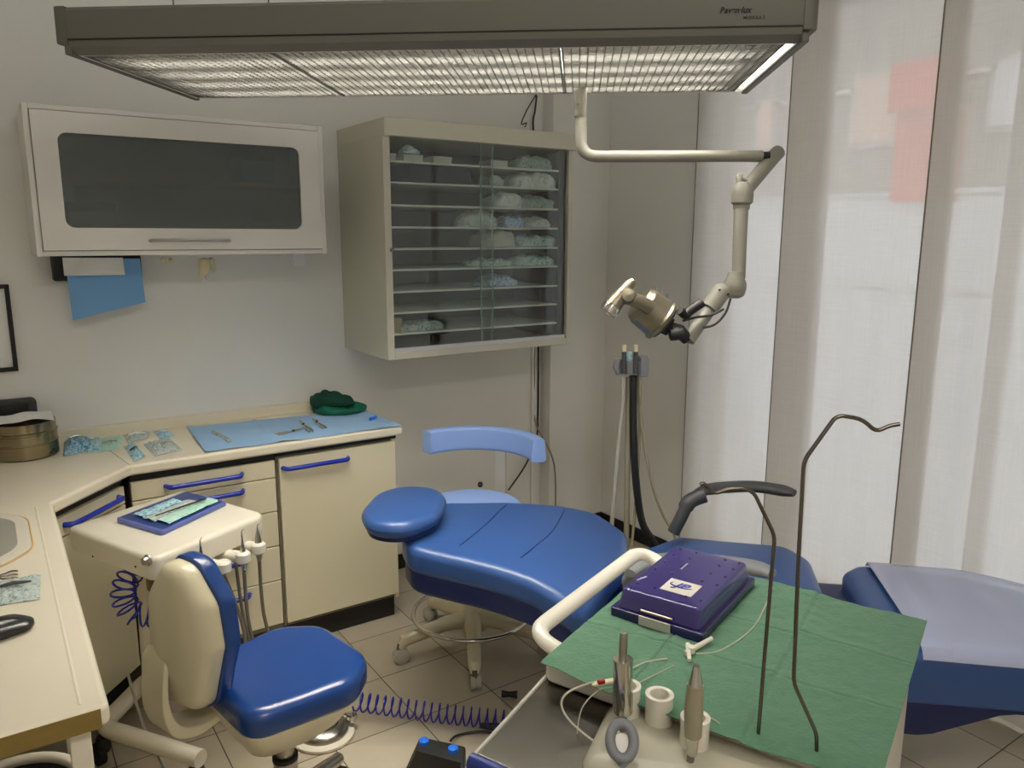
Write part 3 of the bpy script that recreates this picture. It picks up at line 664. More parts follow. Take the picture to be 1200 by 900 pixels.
# corner unit
A, B = V((.086, 2.622, 0)), V((.345, 2.912, 0)); D = (B-A).normalized(); Nn = V((D.y, -D.x, 0)); Lc = (B-A).length
cc = thing('corner_cabinet', 'cream diagonal corner cabinet with one shallow drawer and a door', 'cabinet', (.15, 3.0, 0))
def diag(z0, z1, s0, s1, off, th): 
    p = A+D*s0+Nn*off; q = A+D*s1+Nn*off
    return MB().quadbox([p+V((0, 0, z0)), q+V((0, 0, z0)), q+V((0, 0, z1)), p+V((0, 0, z1))], -Nn, th)
build('carcass', MB().prism([(A-Nn*.022)[:2], (B-Nn*.022)[:2], (.345, WY-.05), (-.45, WY-.05), (-.45, 2.622)], .1, .80), M['creamd'], cc)
build('plinth', MB().prism([(A-Nn*.06)[:2], (B-Nn*.06)[:2], (.335, WY-.06), (-.44, WY-.06), (-.44, 2.63)], 0, .1), M['black'], cc)
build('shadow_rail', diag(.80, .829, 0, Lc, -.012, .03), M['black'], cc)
d = build('drawer', diag(.733, .795, .008, Lc-.008, 0, .02), M['cream'], cc, bev=.002)
build('handle', hbar(A+D*.075+V((0, 0, .768)), A+D*.345+V((0, 0, .768)), Nn), M['bluehandle'], d)
build('door', diag(.118, .729, .008, Lc-.008, 0, .02), M['cream'], cc, bev=.002)
# left run
lr = thing('side_cabinet', 'cream cabinets under the worktop on the left wall', 'cabinet', (-.2, 2.0, 0))
build('carcass', MB().box(XL+.01, .06, 2.07, 2.60, .1, .82), M['creamd'], lr)
build('plinth', MB().box(XL+.02, .02, 2.09, 2.60, 0, .1), M['black'], lr)
for y0_, y1_ in ((2.07, 2.60),): build('door', MB().box(.06, .08, y0_, y1_, .118, .80), M['cream'], lr, bev=.002)
build('support_leg', MB().box(.045, .078, 1.40, 1.43, 0.0, .829), M['offwhite'], wt, bev=.003)
# basin set into the worktop
bs = thing('wash_basin', 'grey basin with pale rim set into the left worktop', 'basin', (-.17, 2.36, ZT))
def oct(s): return rpoly([(-.17+x*s, 2.36+y*s) for x, y in ((-.21, -.15), (-.13, -.24), (.13, -.24), (.21, -.14), (.21, .12), (.13, .22), (-.13, .22), (-.21, .14))], .11, 6)
rim = MB().pad(oct(1), ZT+.0005, ZT+.006, .003); build('rim', rim, M['offwhite'], bs)
build('bowl', MB().pad(oct(.86), ZT+.0055, ZT+.0085, .002, -.001), M['basin'], bs)
build('sealant', MB().tube([(p.x, p.y, ZT+.002) for p in oct(1.015)], .002, 6, closed=True), mat('sealant', (225, 190, 130), .5), bs)

# ------------------------------------------------------------------ things on the worktop
def W(x, y, z=ZT): 
    p = onz(x, y, z); p.y = min(p.y, WY-.035-.0); return p
# steel drum
pc = (.073, 3.235); pr0 = .105
po = thing('steel_drum', 'round stainless sterilising drum on the worktop by the socket', 'drum', (*pc, ZT))
build('drum_body', MB().lathe((*pc, ZT+.0005), [(.098, 0), (pr0, .006), (pr0, .05), (pr0+.002, .052), (pr0+.002, .056), (pr0, .058), (pr0, .086), (pr0+.003, .088), (pr0+.003, .094), (pr0-.002, .098), (pr0-.002, .128), (.09, .132)], 40), mat('drum_steel', (150, 138, 112), .18, 1, var=.15, scale=12), po)
def cl(u, v):
    a = (u-.5)*.19; b_ = (v-.5)*.18; r = math.hypot(a, b_)
    return (pc[0]+a, pc[1]+b_, ZT+.135+.010*noise.noise(V((a*14, b_*14, 3)))-max(0, r-.1)*.16+.012*(1-r*6 if r < .16 else 0))
single('paper_cloth', MB().sheet(cl, 24, 24, .001), M['paper'], 'crumpled white paper with a blue mark on top of the steel drum', 'paper', sub=1)
# socket plate
sk = thing('wall_socket', 'black wall socket plate behind the steel drum', 'socket', (.05, WY, .98))
build('plate', MB().prism(rpoly([(-.03, .945), (.128, .945), (.128, 1.055), (-.03, 1.055)], .02), 0, .02).warp(lambda p: (p.x, WY-.001-p.z, p.y)), M['dgrey'], sk, bev=.004)
build('insert', MB().box(.0, .1, WY-.028, WY-.02, .965, 1.035), M['rubber'], sk, bev=.003)
# sterilisation pouches
def pouch(pts, m, label, seed=0, h=.012, inner=None, cat='pouch', grp='sterilisation pouches on the worktop', zb=ZT):
    q = [W(*p) for p in pts]
    t = thing('sterile_pouch', label, cat, (sum(p.x for p in q)/4, sum(p.y for p in q)/4, zb), group=grp)
    def fn(u, v):
        p = q[0].lerp(q[1], u).lerp(q[3].lerp(q[2], u), v)
        e = min(1, 5*min(u, 1-u, v, 1-v)); n = noise.noise(V((u*5+seed*3.1, v*5, seed)))
        return V((p.x, p.y, zb+.0015+e*(h*.6+h*1.3*abs(n)+.0)))
    build('film', MB().sheet(fn, 18, 14, -.001), m, t)
    c = sum(q, V((0, 0, 0)))/4; d_ = (q[1]-q[0]).normalized()
    if inner:
        L_ = (q[1]-q[0]).length*.32
        build('instrument', MB().tube([c-d_*L_+V((0, 0, h*1.3)), c+V((0, 0, h*1.5)), c+d_*L_+V((0, 0, h*1.2))], [.003, .005, .002], 8), inner, t)
    return t
pouch([(70, 507), (100, 500), (108, 528), (74, 535)], M['pouchdblue'], 'crumpled dark blue pouch just right of the steel drum', 1, .03, M['steel'])
pouch([(97, 507), (113, 504), (120, 528), (102, 531)], M['pouchblue'], 'small blue pouch leaning on the flat green one', 2, .02, M['steel'])
pouch([(112, 507), (140, 503), (141, 526), (114, 531)], M['pouchgreen'], 'flat pale green pouch on the worktop', 3, .006, M['steeld'])
pouch([(139, 503), (170, 500), (173, 514), (150, 520)], M['pouchclear'], 'clear pouch with a cotton roll, left of the pair near the wall', 4, .012, M['paper'])
pouch([(145, 524), (157, 518), (170, 535), (157, 541)], M['pouchblue'], 'small blue pouch at the front edge of the worktop', 5, .01, M['dgrey'])
pouch([(178, 504), (192, 499), (205, 511), (188, 516)], M['pouchblue'], 'small blue and white pouch nearest the blue drape', 6, .01, M['paper'])
pouch([(168, 521), (198, 514), (213, 527), (181, 535)], M['pouchclear'], 'large clear pouch lying in front of the others', 7, .012, M['lgrey'])
# blue drape
dq = [V((.614, 2.905, 0)), V((1.398, 2.887, 0)), V((1.385, 3.255, 0)), V((.645, 3.35, 0))]
def dfn(u, v):
    p = dq[0].lerp(dq[1], u).lerp(dq[3].lerp(dq[2], u), v)
    z = .0025+.0035*noise.noise(V((u*4, v*3, 0)))**2*4+.004*math.exp(-((u-.36)/.012)**2)+.003*math.exp(-((u-.68)/.01)**2)
    if u < .06: z += .006*(1-u/.06)
    return V((p.x+.003*noise.noise(V((v*6, 2, 0))), p.y+.006*noise.noise(V((u*6, 5, 0))), ZT+z))
single('blue_drape', MB().sheet(dfn, 90, 30, -.001), M['drape'], 'light blue paper drape spread on the worktop', 'drape')
ZD = ZT+.0075
def forceps(p0, p1, label, grp='instruments on the blue drape', spread=.012, z=None):
    z = ZD if z is None else z; a, b = V((p0[0], p0[1], z)), V((p1[0], p1[1], z)); d_ = (b-a).normalized(); n_ = V((-d_.y, d_.x, 0)); L_ = (b-a).length
    t = thing('forceps', label, 'forceps', ((a+b)/2), group=grp)
    pv = a+d_*L_*.62
    for s in (-1, 1):
        build('handle', MB().tube(spl([a+n_*s*spread, a+d_*L_*.2+n_*s*spread*1.2, a+d_*L_*.45+n_*s*spread*.7, pv], 4), [.004]*9+[.003]*(13-9), 8), M['chrome'], t)
        build('jaw', MB().tube([pv, pv+d_*L_*.15+n_*-s*.005, b-n_*s*.001], [.004, .004, .0015], 8), M['chrome'], t)
    build('pivot', MB().lathe(pv, [(.006, -.003), (.006, .005)], 10), M['steeld'], t)
def wxy(x, y): p = W(x, y); return (p.x, p.y)
forceps(wxy(323, 512), wxy(356, 504), 'chrome forceps lying lengthwise on the blue drape', spread=.009)
forceps(wxy(365, 508), wxy(350, 494), 'small chrome pliers crossing the tip of the long forceps', spread=.007)
forceps(wxy(381, 504), wxy(366, 492), 'small chrome pliers nearest the green cloth', spread=.006)
t = thing('syringe_tips', 'small clear packet of tips lying on the left of the blue drape', 'packet', (*wxy(259, 513), ZD), group='instruments on the blue drape')
build('packet', MB().tube([(*wxy(249, 508), ZD), (*wxy(270, 520), ZD)], [.006, .007], 8), M['pouchclear'], t)
build('tip', MB().tube([(*wxy(250, 509), ZD+.007), (*wxy(268, 518), ZD+.007)], [.0035, .0025], 8), M['steel'], t)
# green cloths
def cloth(name, c, rx, ry, h, rot, m, label, seed, z0):
    o = [V((cos(a)*rx*(1+.18*noise.noise(V((cos(a)*1.5, sin(a)*1.5, seed)))), sin(a)*ry*(1+.22*noise.noise(V((cos(a)*2, sin(a)*2, seed+4)))))) for a in [2*pi*i/40 for i in range(40)]]
    def wp(p):
        f = max(0, p.z)/h; n = noise.noise(V((p.x*22, p.y*22, seed))); q = V((p.x, p.y, p.z+f*(n*.028-.25*h*(p.x/rx)*1)))
        q.z = max(0, q.z); c_, s_ = cos(rot), sin(rot); return V((c[0]+q.x*c_-q.y*s_, c[1]+q.x*s_+q.y*c_, z0+q.z))
    return single(name, MB().pad(o, 0, h, h*.45, h*.25, wp, rings=9), m, label, 'cloth', group='folded green cloths')
cloth('green_cloth', (1.275, 3.265), .115, .085, .022, -.45, M['mgreen'], 'brighter green cloth underneath the dark crumpled one', 2, ZD)
cloth('green_cloth', (1.245, 3.285), .10, .07, .05, -.45, M['dgreen'], 'dark green crumpled cloth on top at the end of the worktop', 5, ZD+.024)
single('blue_stopper', MB().tube([(*wxy(434, 494), ZD+.003), (*wxy(441, 491), ZD+.003)], [.008, .005], 8), M['button'], 'tiny blue stopper beside the green cloths', 'stopper')
# left worktop things
t = pouch([(-14, 686), (48, 674), (47, 703), (-14, 712)], M['pouchclear'], 'long clear pouch with dark instrument on the left worktop', 9, .014, M['dgrey'], grp='sterilisation pouches on the worktop')
t = thing('dental_clamp', 'thin wire clamp beside the basin on the left worktop', 'clamp', (*wxy(8, 676), ZT))
for o_ in (0, 4, 8):
    build('wire', MB().tube(spl([(*wxy(-8, 679), ZT+.004), (*wxy(6, 677-3+o_*.8), ZT+.004), (*wxy(14, 671+o_), ZT+.004), (*wxy(21, 671+o_), ZT+.004)]), .0016, 6), M['steeld'], t)
mo = rpoly([(-.075, -.04), (.07, -.03), (.085, .0), (.06, .035), (-.07, .045)], .03, 5, sub=.02)
mc = W(0, 745)
def mw(p):
    p = V(p); p.z *= 1-.3*max(0, p.x/.09); a = rad(15); return V((mc.x-.02+p.x*cos(a)-p.y*sin(a)*1.2, mc.y+p.x*sin(a)+p.y*cos(a)*1.2, ZT+.0005+p.z))
t = thing('computer_mouse', 'black glossy computer mouse on the left worktop', 'mouse', (mc.x, mc.y, ZT))
build('shell', MB().pad(mo, 0, .028, .018, .008, mw), mat('gloss_black', (20, 18, 18), .32, coat=.2, var=0), t)

# waste bin at the end of the worktop
bc = onz(12, 935, .50)
wb = thing('waste_bin', 'white rimmed grey bin in the open space under the near end of the worktop', 'bin', (bc.x, bc.y, 0))
build('bin_body', MB().lathe((bc.x, bc.y, 0), [(.10, 0), (.12, .3), (.128, .50), (.122, .50), (.11, .3), (.095, .01)], 32), M['dgrey'], wb)
build('rim', MB().tube([(bc.x+.13*cos(a), bc.y+.13*sin(a), .50) for a in [2*pi*i/36 for i in range(36)]], .012, 10, closed=True), M['offwhite'], wb)

# ================================================================== INSTRUMENT CART
ZK = .78
ca = thing('instrument_cart', 'white wheeled cart with instrument holders in front of the drawers', 'cart', (.41, 2.51, 0))
q = [V((.141, 2.623)), V((.315, 2.215)), V((.683, 2.405)), V((.514, 2.807))]
o = rpoly([tuple(p) for p in q], [.02, .03, .045, .03], 6)
build('tray_top', MB().pad(o, ZK-.07, ZK, .016, .001, rb=.003), M['offwhite'], ca)
n1_ = (q[1]-q[0]).normalized(); nf = V((n1_.y, -n1_.x)); nf = nf if nf.dot(V((-1, -1))) > 0 else -nf
def fp(px, py, off=.0):                        # on the left face of the tray
    d_ = ray(px, py); t_ = (V((*q[0], 0))-CAM).dot(V((*nf, 0)))/d_.dot(V((*nf, 0))); return CAM+d_*t_+V((*nf, 0))*off
build('knob', MB().lathe(fp(174, 656), [(.016, 0), (.016, .004), (.012, .006), (.011, .016), (.008, .018)], 20, axis=(*nf, 0)), M['steel'], ca)
for a, b in ((109, 652), (159, 664)): build('screw', MB().lathe(fp(a, b), [(.003, 0), (.003, .002)], 8, axis=(*nf, 0)), M['ink'], ca)
build('pole', MB().tube([(.345, 2.70, .13), (.35, 2.66, .72)], [.03, .026], 16), M['offwhite'], ca)
build('bronze_fitting', MB().lathe((.335, 2.32, .645), [(.026, 0), (.03, .01), (.03, .05), (.034, .065)], 18), M['brown'], ca)
build('base_frame', MB().tube(fillet([(.40, 2.245, .115), (.172, 2.575, .12), (.345, 2.79, .12), (.56, 2.80, .12), (.72, 2.42, .115)], .05, 5), .027, 14), M['offwhite'], ca)
for x, y in ((.172, 2.56), (.39, 2.27), (.71, 2.45), (.5, 2.79)):
    c_ = build('caster', MB().lathe((x, y, .045), [(.02, -.0), (.024, .02), (.018, .05)], 12), M['rubber'], ca)
    build('wheel', MB().lathe((x-.015, y+.006, .036), [(.02, -.012), (.036, -.010), (.036, .010), (.02, .012)], 20, axis=(1, .4, 0)), M['rubber'], c_)
# coiled blue hose under it
build('coiled_hose', MB().tube(helix(spl([(.295, 2.40, .70), (.255, 2.42, .62), (.275, 2.42, .545), (.33, 2.40, .53), (.36, 2.36, .50)]), .034, 11), .0032, 6), M['coil'], ca)
# holders and instruments along its right side
e0, e1 = q[1], q[2]; de = (e1-e0).normalized(); ne = V((de.y, -de.x))
hs = []
for i, (px, py) in enumerate(((262, 664), (285, 653), (303, 642))):
    c_ = onz(px, py, .703); hs.append(c_)
    h_ = MB().lathe(c_-V((0, 0, .018)), [(.016, 0), (.022, .006), (.022, .03), (.016, .036)], 20)
    h_.tube([c_, V((c_.x-ne.x*.1, c_.y-ne.y*.1, .69))], [.018, .02], 12)
    build('holder', h_, M['milk'], ca)
build('inlet', MB().lathe(onz(276, 640, .69), [(.006, 0), (.006, .012)], 10, axis=(*ne, 0)).lathe(onz(266, 643, .69), [(.004, 0), (.004, .01)], 10, axis=(*ne, 0)), M['brown'], ca)
def handpiece(base, topz, m, label, hose, rs=(.006, .009, .009, .004, .002), grp='handpieces in the cart holders', tilt=(0, 0)):
    b_ = V(base); t = thing('handpiece', label, 'handpiece', b_, group=grp); H_ = topz-b_.z; tv = V((tilt[0], tilt[1], 1))
    build('body', MB().tube([b_, b_+tv*H_*.25, b_+tv*H_*.55, b_+tv*H_*.8, b_+tv*H_], list(rs), 14), m, t)
    build('tip', MB().tube([b_+tv*H_, b_+tv*H_*1.15, b_+tv*H_*1.2+V((.006, 0, .002))], [.003, .0015, .001], 8), M['steel'], t)
    build('hose', MB().tube(spl([b_]+[V(p) for p in hose]), .0055, 8), M['hose'], t)
c_ = onz(236, 655, .735); handpiece((c_.x, c_.y, .66), .775, M['dgrey'], 'slim dark scaler standing in the cart just behind the stool backrest', [(c_.x+.0, c_.y, .6), (c_.x+.01, c_.y-.01, .4), (c_.x+.1, c_.y+.06, .25), (c_.x+.14, c_.y+.14, .4), (c_.x+.1, c_.y+.2, .6)], (.007, .009, .007, .005, .002))
a, b = hs[1], hs[2]
handpiece((a.x, a.y-.0, .66), .768, M['chrome'], 'chrome handpiece in the middle holder of the cart', [(a.x+.003, a.y, .5), (a.x+.025, a.y-.0, .36), (a.x+.06, a.y+.02, .26), (a.x+.05, a.y+.12, .22), (a.x, a.y+.2, .4), (a.x-.02, a.y+.2, .7)])
handpiece((b.x, b.y, .66), .76, M['steel'], 'handpiece in the end holder nearest the cream door', [(b.x+.002, b.y, .5), (b.x+.02, b.y-.0, .38), (b.x+.035, b.y+.01, .26), (b.x+.02, b.y+.12, .2), (b.x-.02, b.y+.15, .4), (b.x-.05, b.y+.1, .7)], (.006, .010, .011, .008, .004))
# instrument tray on cart
tq = [onz(*p, ZK+.002) for p in ((136, 612), (190, 628), (266, 592), (218, 580))]
tr = thing('instrument_tray', 'blue tray with clear sterile packs lying on the white cart', 'tray', (sum((p.x for p in tq))/4, sum((p.y for p in tq))/4, ZK+.001))
to = rpoly([p[:2] for p in tq], .01, 4)
build('tray', MB().pad(to, ZK+.0015, ZK+.016, .003), M['tray'], tr)
cx_ = sum(p.x for p in tq)/4; cy_ = sum(p.y for p in tq)/4
build('tray_floor', MB().prism([(cx_+(p.x-cx_)*.93, cy_+(p.y-cy_)*.93) for p in to], ZK+.0162, ZK+.0168), M['trayin'], tr)
def inner(u, v):
    s = .9; Q = [V((cx_+(p.x-cx_)*s, cy_+(p.y-cy_)*s, 0)) for p in tq]
    p = Q[0].lerp(Q[1], v).lerp(Q[3].lerp(Q[2], v), u); return p
for i, (v0, v1, u0, u1, m) in enumerate(((.12, .38, .1, .72, 'pouchblue'), (.4, .68, .08, .8, 'pouchclear'), (.66, .96, .12, .97, 'pouchgreen'))):
    def fn(u, v, v0=v0, v1=v1, u0=u0, u1=u1, i=i):
        p = inner(u0+(u1-u0)*u, v0+(v1-v0)*v); return V((p.x, p.y, ZK+.019+.006*abs(noise.noise(V((u*6, v*5, i))))+.003*sin(pi*v)))
    single('sterile_pack', MB().sheet(fn, 20, 8, -.0012), M[m], ['blue clear pack at the back of the blue tray', 'clear pack lying in the middle of the blue tray', 'pale green pack at the front of the blue tray'][i], 'pack', group='packs in the blue tray')
a_, b_ = inner(.15, .6), inner(.85, .8)
single('dental_mirror', MB().tube([V((a_.x, a_.y, ZK+.03)), V((b_.x, b_.y, ZK+.032))], [.002, .004], 8), M['steeld'], 'dark metal instrument lying across the packs in the blue tray', 'instrument')

# ================================================================== FRONT STOOL
fs = thing('operator_stool', 'low operator stool with royal blue seat and cream plastic back shell', 'stool', (.55, 1.90, 0))
SA = rad(10); sc = V((.55, 1.90))
def sl(p):                                     # stool frame: x forward, y left
    c_, s_ = cos(SA), sin(SA); return V((sc.x+p[0]*c_-p[1]*s_, sc.y+p[0]*s_+p[1]*c_, p[2] if len(p) > 2 else 0))
so = rpoly([(-.17, -.17), (.10, -.205), (.20, -.12), (.20, .12), (.10, .205), (-.17, .17)], [.06, .1, .1, .1, .1, .06], 7, sub=.03)
def sw_(dz=0):
    def f(p):
        return sl((p.x, p.y, p.z-.012*max(0, 1-abs(p.x+.02)/.2)*max(0, 1-(abs(p.y)/.2)**2)))
    return f
build('seat', MB().pad(so, .475, .548, .034, .004, sw_(), rb=.012, k=6), M['seatblue'], fs)
build('seat_shell', MB().pad([p*.985 for p in so], .375, .476, .004, 0, lambda p: sl((p.x*(1-.3*((.476-p.z)/.101)**2), p.y*(1-.35*((.476-p.z)/.101)**2), .476-(.476-p.z)*(1-.5*max(0, min(1, p.x/.2))))), rb=.02), M['shell'], fs)
build('gas_column', MB().lathe((sc.x, sc.y, .10), [(.032, 0), (.032, .17), (.025, .172), (.025, .33)], 20), M['steel'], fs)
build('column_collar', MB().lathe((sc.x, sc.y, .265), [(.034, 0), (.034, .012)], 20), M['ink'], fs)
for i in range(5):
    a = rad(-35+72*i); d_ = V((cos(a), sin(a), 0)); c0 = V((sc.x, sc.y, 0))
    lg = build('base_arm', MB().tube([c0+d_*.02+V((0, 0, .125)), c0+d_*.14+V((0, 0, .115)), c0+d_*.26+V((0, 0, .085))], [.03, .024, .019], 12), M['steel'], fs, bev=.003)
    build('caster', MB().lathe(c0+d_*.255+V((0, 0, .029)), [(.014, -.018), (.029, -.014), (.029, .014), (.014, .018)], 18, axis=V((-d_.y, d_.x, 0))), M['rubber'], lg)
# backrest: shield-shaped shell, tangent azimuth 114 degrees
BA = rad(20); bn = V((cos(BA), sin(BA), 0)); bt_ = V((-sin(BA), cos(BA), 0)); bc_ = V((.333, 1.93, 0))
def bl(y, z, x): return bc_+bt_*y+bn*(x-.06*(y/.2)**2*-1-.005-(z-.74)*.04)+V((0, 0, z))
bo = rpoly([(-.08, .505), (.10, .495), (.165, .60), (.10, .78), (-.01, .89), (-.075, .885), (-.125, .79), (-.13, .68)], [.05, .06, .06, .06, .04, .05, .07, .06], 6, sub=.03)
build('back_shell', MB().pad(bo, 0, .05, .03, .006, lambda p: bl(p.x, p.y, -p.z), rb=.002), M['shell'], fs)
build('back_cushion', MB().pad([V((p.x*1.05, .70+(p.y-.70)*1.045)) for p in bo], 0, .05, .022, .006, lambda p: bl(p.x, p.y, p.z), rb=.006), M['seatblue'], fs)
def bandf(u, v):
    P_ = spl([(-.03, .62, 0), (-.045, .55, 0), (-.05, .49, 0), (-.03, .435, 0), (.03, .415, 0), (.10, .435, 0), (.16, .45, 0)], 6)
    i = min(len(P_)-2, int(u*(len(P_)-1))); f = u*(len(P_)-1)-i; p = P_[i].lerp(P_[i+1], f)
    w_ = .05
    return bc_+bn*(p.x-.03)+bt_*((v-.5)*2*w_+.055*(1-u))+V((0, 0, p.y))
build('back_bracket', MB().sheet(bandf, 30, 6, .03), M['shell'], fs, bev=.008, seg=3, ang=30)

# foot control dish
fdc = (.80, 2.31)
fd = thing('foot_control', 'round chrome foot control with a ball lever on the floor', 'foot control', (*fdc, 0))
build('base_ring', MB().lathe((*fdc, 0), [(.1, 0), (.104, .004), (.104, .012), (.085, .018)], 40), M['offwhite'], fd)
build('dome', MB().lathe((*fdc, .017), [(.084, 0), (.084, .012), (.076, .022), (.05, .03), (.02, .034)], 40), M['steel'], fd)
build('grip_plate', MB().lathe((*fdc, .046), [(.052, 0), (.05, .004), (.0, .006)], 30), M['steeld'], fd)
build('lever', MB().tube([(.80, 2.36, .055), (.86, 2.37, .05), (.888, 2.31, .045)], .006, 8).lathe((.895, 2.29, .027), [(.004, 0), (.016, .004), (.02, .016), (.016, .03), (.004, .035)], 16), M['chrome'], fd)

# ================================================================== REAR STOOL
RC = V((1.515, 2.52)); rs_ = thing('assistant_stool', 'tall assistant stool with pale blue seat and curved back bolster behind the chair', 'stool', (RC.x, RC.y, 0))
build('seat', MB().pad([RC+V((cos(a), sin(a)))*.205 for a in [2*pi*i/48 for i in range(48)]], .55, .615, .03, .004), M['pale'], rs_)
build('seat_plate', MB().lathe((*RC, .53), [(.12, 0), (.15, .02)], 24), M['offwhite'], rs_)
build('gas_column', MB().lathe((*RC, .13), [(.034, 0), (.03, .2), (.022, .205), (.022, .41)], 20), M['offwhite'], rs_)
bo2 = MB(); pts = []
for i in range(25):
    a = rad(-22+124*i/24); pts.append((a, V((RC.x+.27*cos(a), RC.y+.27*sin(a), 0))))
sec = rpoly([(-.032, 0), (.032, 0), (.024, .098), (-.024, .098)], .014, 4)
vs = []; n = len(sec)
for a, p in pts:
    dr_ = V((cos(a), sin(a), 0)); vs += [p+dr_*s.x+V((0, 0, .765+s.y)) for s in sec]
fsx = [(i*n+j, i*n+(j+1) % n, (i+1)*n+(j+1) % n, (i+1)*n+j) for i in range(24) for j in range(n)]+[tuple(range(n)), tuple(24*n+j for j in range(n))]
build('back_bolster', bo2.add(vs, fsx), M['pale'], rs_, bev=.004)
a = rad(30); d_ = V((cos(a), sin(a), 0)); c0 = V((RC.x, RC.y, 0)); n_ = V((-d_.y, d_.x, 0))
pb = MB()
for z0_, z1_, r_ in ((.52, .79, .245),):
    pb.quadbox([c0+d_*r_-n_*.026+V((0, 0, z0_)), c0+d_*r_+n_*.026+V((0, 0, z0_)), c0+d_*r_+n_*.026+V((0, 0, z1_)), c0+d_*r_-n_*.026+V((0, 0, z1_))], d_, .012)
pb.quadbox([c0+d_*.05-n_*.026+V((0, 0, .522)), c0+d_*.05+n_*.026+V((0, 0, .522)), c0+d_*.257+n_*.026+V((0, 0, .522)), c0+d_*.257-n_*.026+V((0, 0, .522))], (0, 0, 1), .01)
build('back_post', pb, M['lgrey'], rs_, bev=.004)
build('post_knob', MB().lathe(c0+d_*.2+n_*.07+V((0, 0, .615)), [(.008, 0), (.012, .01), (.008, .02)], 12), M['rubber'], rs_)
build('foot_ring', MB().tube([(RC.x-.01+.235*cos(2*pi*i/60), RC.y-.01+.235*sin(2*pi*i/60), .165) for i in range(60)], .0085, 10, closed=True), M['chrome'], rs_)
build('hub', MB().lathe((*RC, .085), [(.05, 0), (.06, .03), (.05, .06), (.036, .075)], 24), M['shell'], rs_)
for az in (24, 96, 168, 240, 312):
    a = rad(az); d_ = V((cos(a), sin(a), 0)); n_ = V((-d_.y, d_.x, 0))
    lg = build('base_arm', MB().tube([c0+d_*.02+V((0, 0, .13)), c0+d_*.12+V((0, 0, .125)), c0+d_*.24+V((0, 0, .10)), c0+d_*.285+V((0, 0, .088)), c0+d_*.3+V((0, 0, .06))], [.036, .03, .026, .025, .016], 14), M['shell'], rs_)
    w_ = c0+d_*.30+n_*.005+V((0, 0, .031))
    cs_ = build('caster', MB().lathe(w_, [(.02, -.022), (.031, -.018), (.031, -.004), (.027, -.002), (.027, .002), (.031, .004), (.031, .018), (.02, .022)], 22, axis=n_), M['lgrey'], lg)
    build('caster_fork', MB().tube([c0+d_*.30+V((0, 0, .08)), c0+d_*.30+V((0, 0, .045))], [.012, .02], 12), M['hinge'], cs_)

# ================================================================== DENTAL CHAIR
CA = rad(-44); CO = V((1.85, 1.80, 0))
dcg = thing('dental_chair', 'blue leather dental chair laid back flat with covered footrest', 'dental chair', CO, CA, world=False)
# backrest (x along the body towards the feet, y away from the camera)
bo = rpoly([(-.80, -.35), (-.60, -.375), (-.40, -.41), (-.235, -.46), (-.12, -.05), (-.13, .18), (-.25, .272), (-.38, .265), (-.60, .20), (-.80, .095), (-.87, -.10), (-.85, -.27)], [.08, .3, .3, .05, .3, .04, .10, .3, .3, .06, .1, .1], 7, sub=.04)
def bz(x): return .60+max(0, -x-.15)*.15
def bw(p):
    z = p.z-.60+bz(p.x)
    q = max(0, min(1, (p.x+.55)/.35))*max(0, min(1, (-p.y-.15)/.3)); z -= .075*q*q
    z -= .02*max(0, min(1, (p.x+.30)/.18))**2
    z += .008*sin((p.x+.6)*7)
    return V((p.x, p.y, z))
br_ = build('backrest', MB().pad(bo, .505, .60, .032, .008, bw, rb=.03, k=7, rings=8), M['leather'], dcg)
def bw2(p):
    f = max(0, .52-p.z)/.08; return bw(V((p.x, p.y-.22*f*max(0, p.y+.3), p.z)))
build('back_shell', MB().pad([V((-.48, -.1))+(p-V((-.48, -.1)))*.975 for p in bo], .44, .52, .02, 0, bw2, rb=.02), M['navy'], dcg)
def seam(P):
    build('seam', MB().tube(spl([bw(V((x, y, .6078))) for x, y in P], 4), .0010, 6), M['navy'], br_)
seam([(-.575, .14), (-.59, .05), (-.61, -.10), (-.65, -.29)]); seam([(-.365, .20), (-.37, .1), (-.39, -.08), (-.45, -.30)])
# headrest
ho = rpoly([(-.93, -.36), (-.80, -.36), (-.735, -.22), (-.745, -.07), (-.80, .03), (-.93, .04), (-1.01, -.05), (-1.0, -.24)], .16, 6, sub=.02)
build('headrest', MB().pad(ho, .706, .765, .03, .006, None, rb=.03, k=6), M['leather'], dcg)
build('headrest_shell', MB().pad([V((-.87, -.16))+(p-V((-.87, -.16)))*.9 for p in ho], .69, .715, .02, 0, None, rb=.02), M['navy'], dcg)
build('headrest_knob', MB().lathe((-.83, -.22, .64), [(.02, -.03), (.026, -.02), (.026, .02), (.02, .03)], 18, axis=(1, .3, 0)).tube([(-.84, -.16, .64), (-.74, -.15, .61)], [.02, .02], 12), M['rubber'], dcg)
# seat
so_ = rpoly([(-.12, -.33), (.42, -.33), (.485, -.2), (.495, .06), (.43, .175), (.06, .21), (-.02, .20), (-.13, .15)], [.05, .1, .1, .12, .08, .1, .06, .05], 6, sub=.04)
def sw2(p):
    t_ = max(0, min(1, (.08-p.x)/.16)); return V((p.x, p.y, p.z-.05*t_*t_*(3-2*t_)+.02*max(0, p.x-.2)))
build('seat', MB().pad(so_, .46, .575, .04, .008, sw2, rb=.03, k=6, rings=7), M['leather'], dcg)
build('seat_shell', MB().pad([V((.2, 0))+(p-V((.2, 0)))*.95 for p in so_], .40, .47, .02, 0, None, rb=.02), M['navy'], dcg)
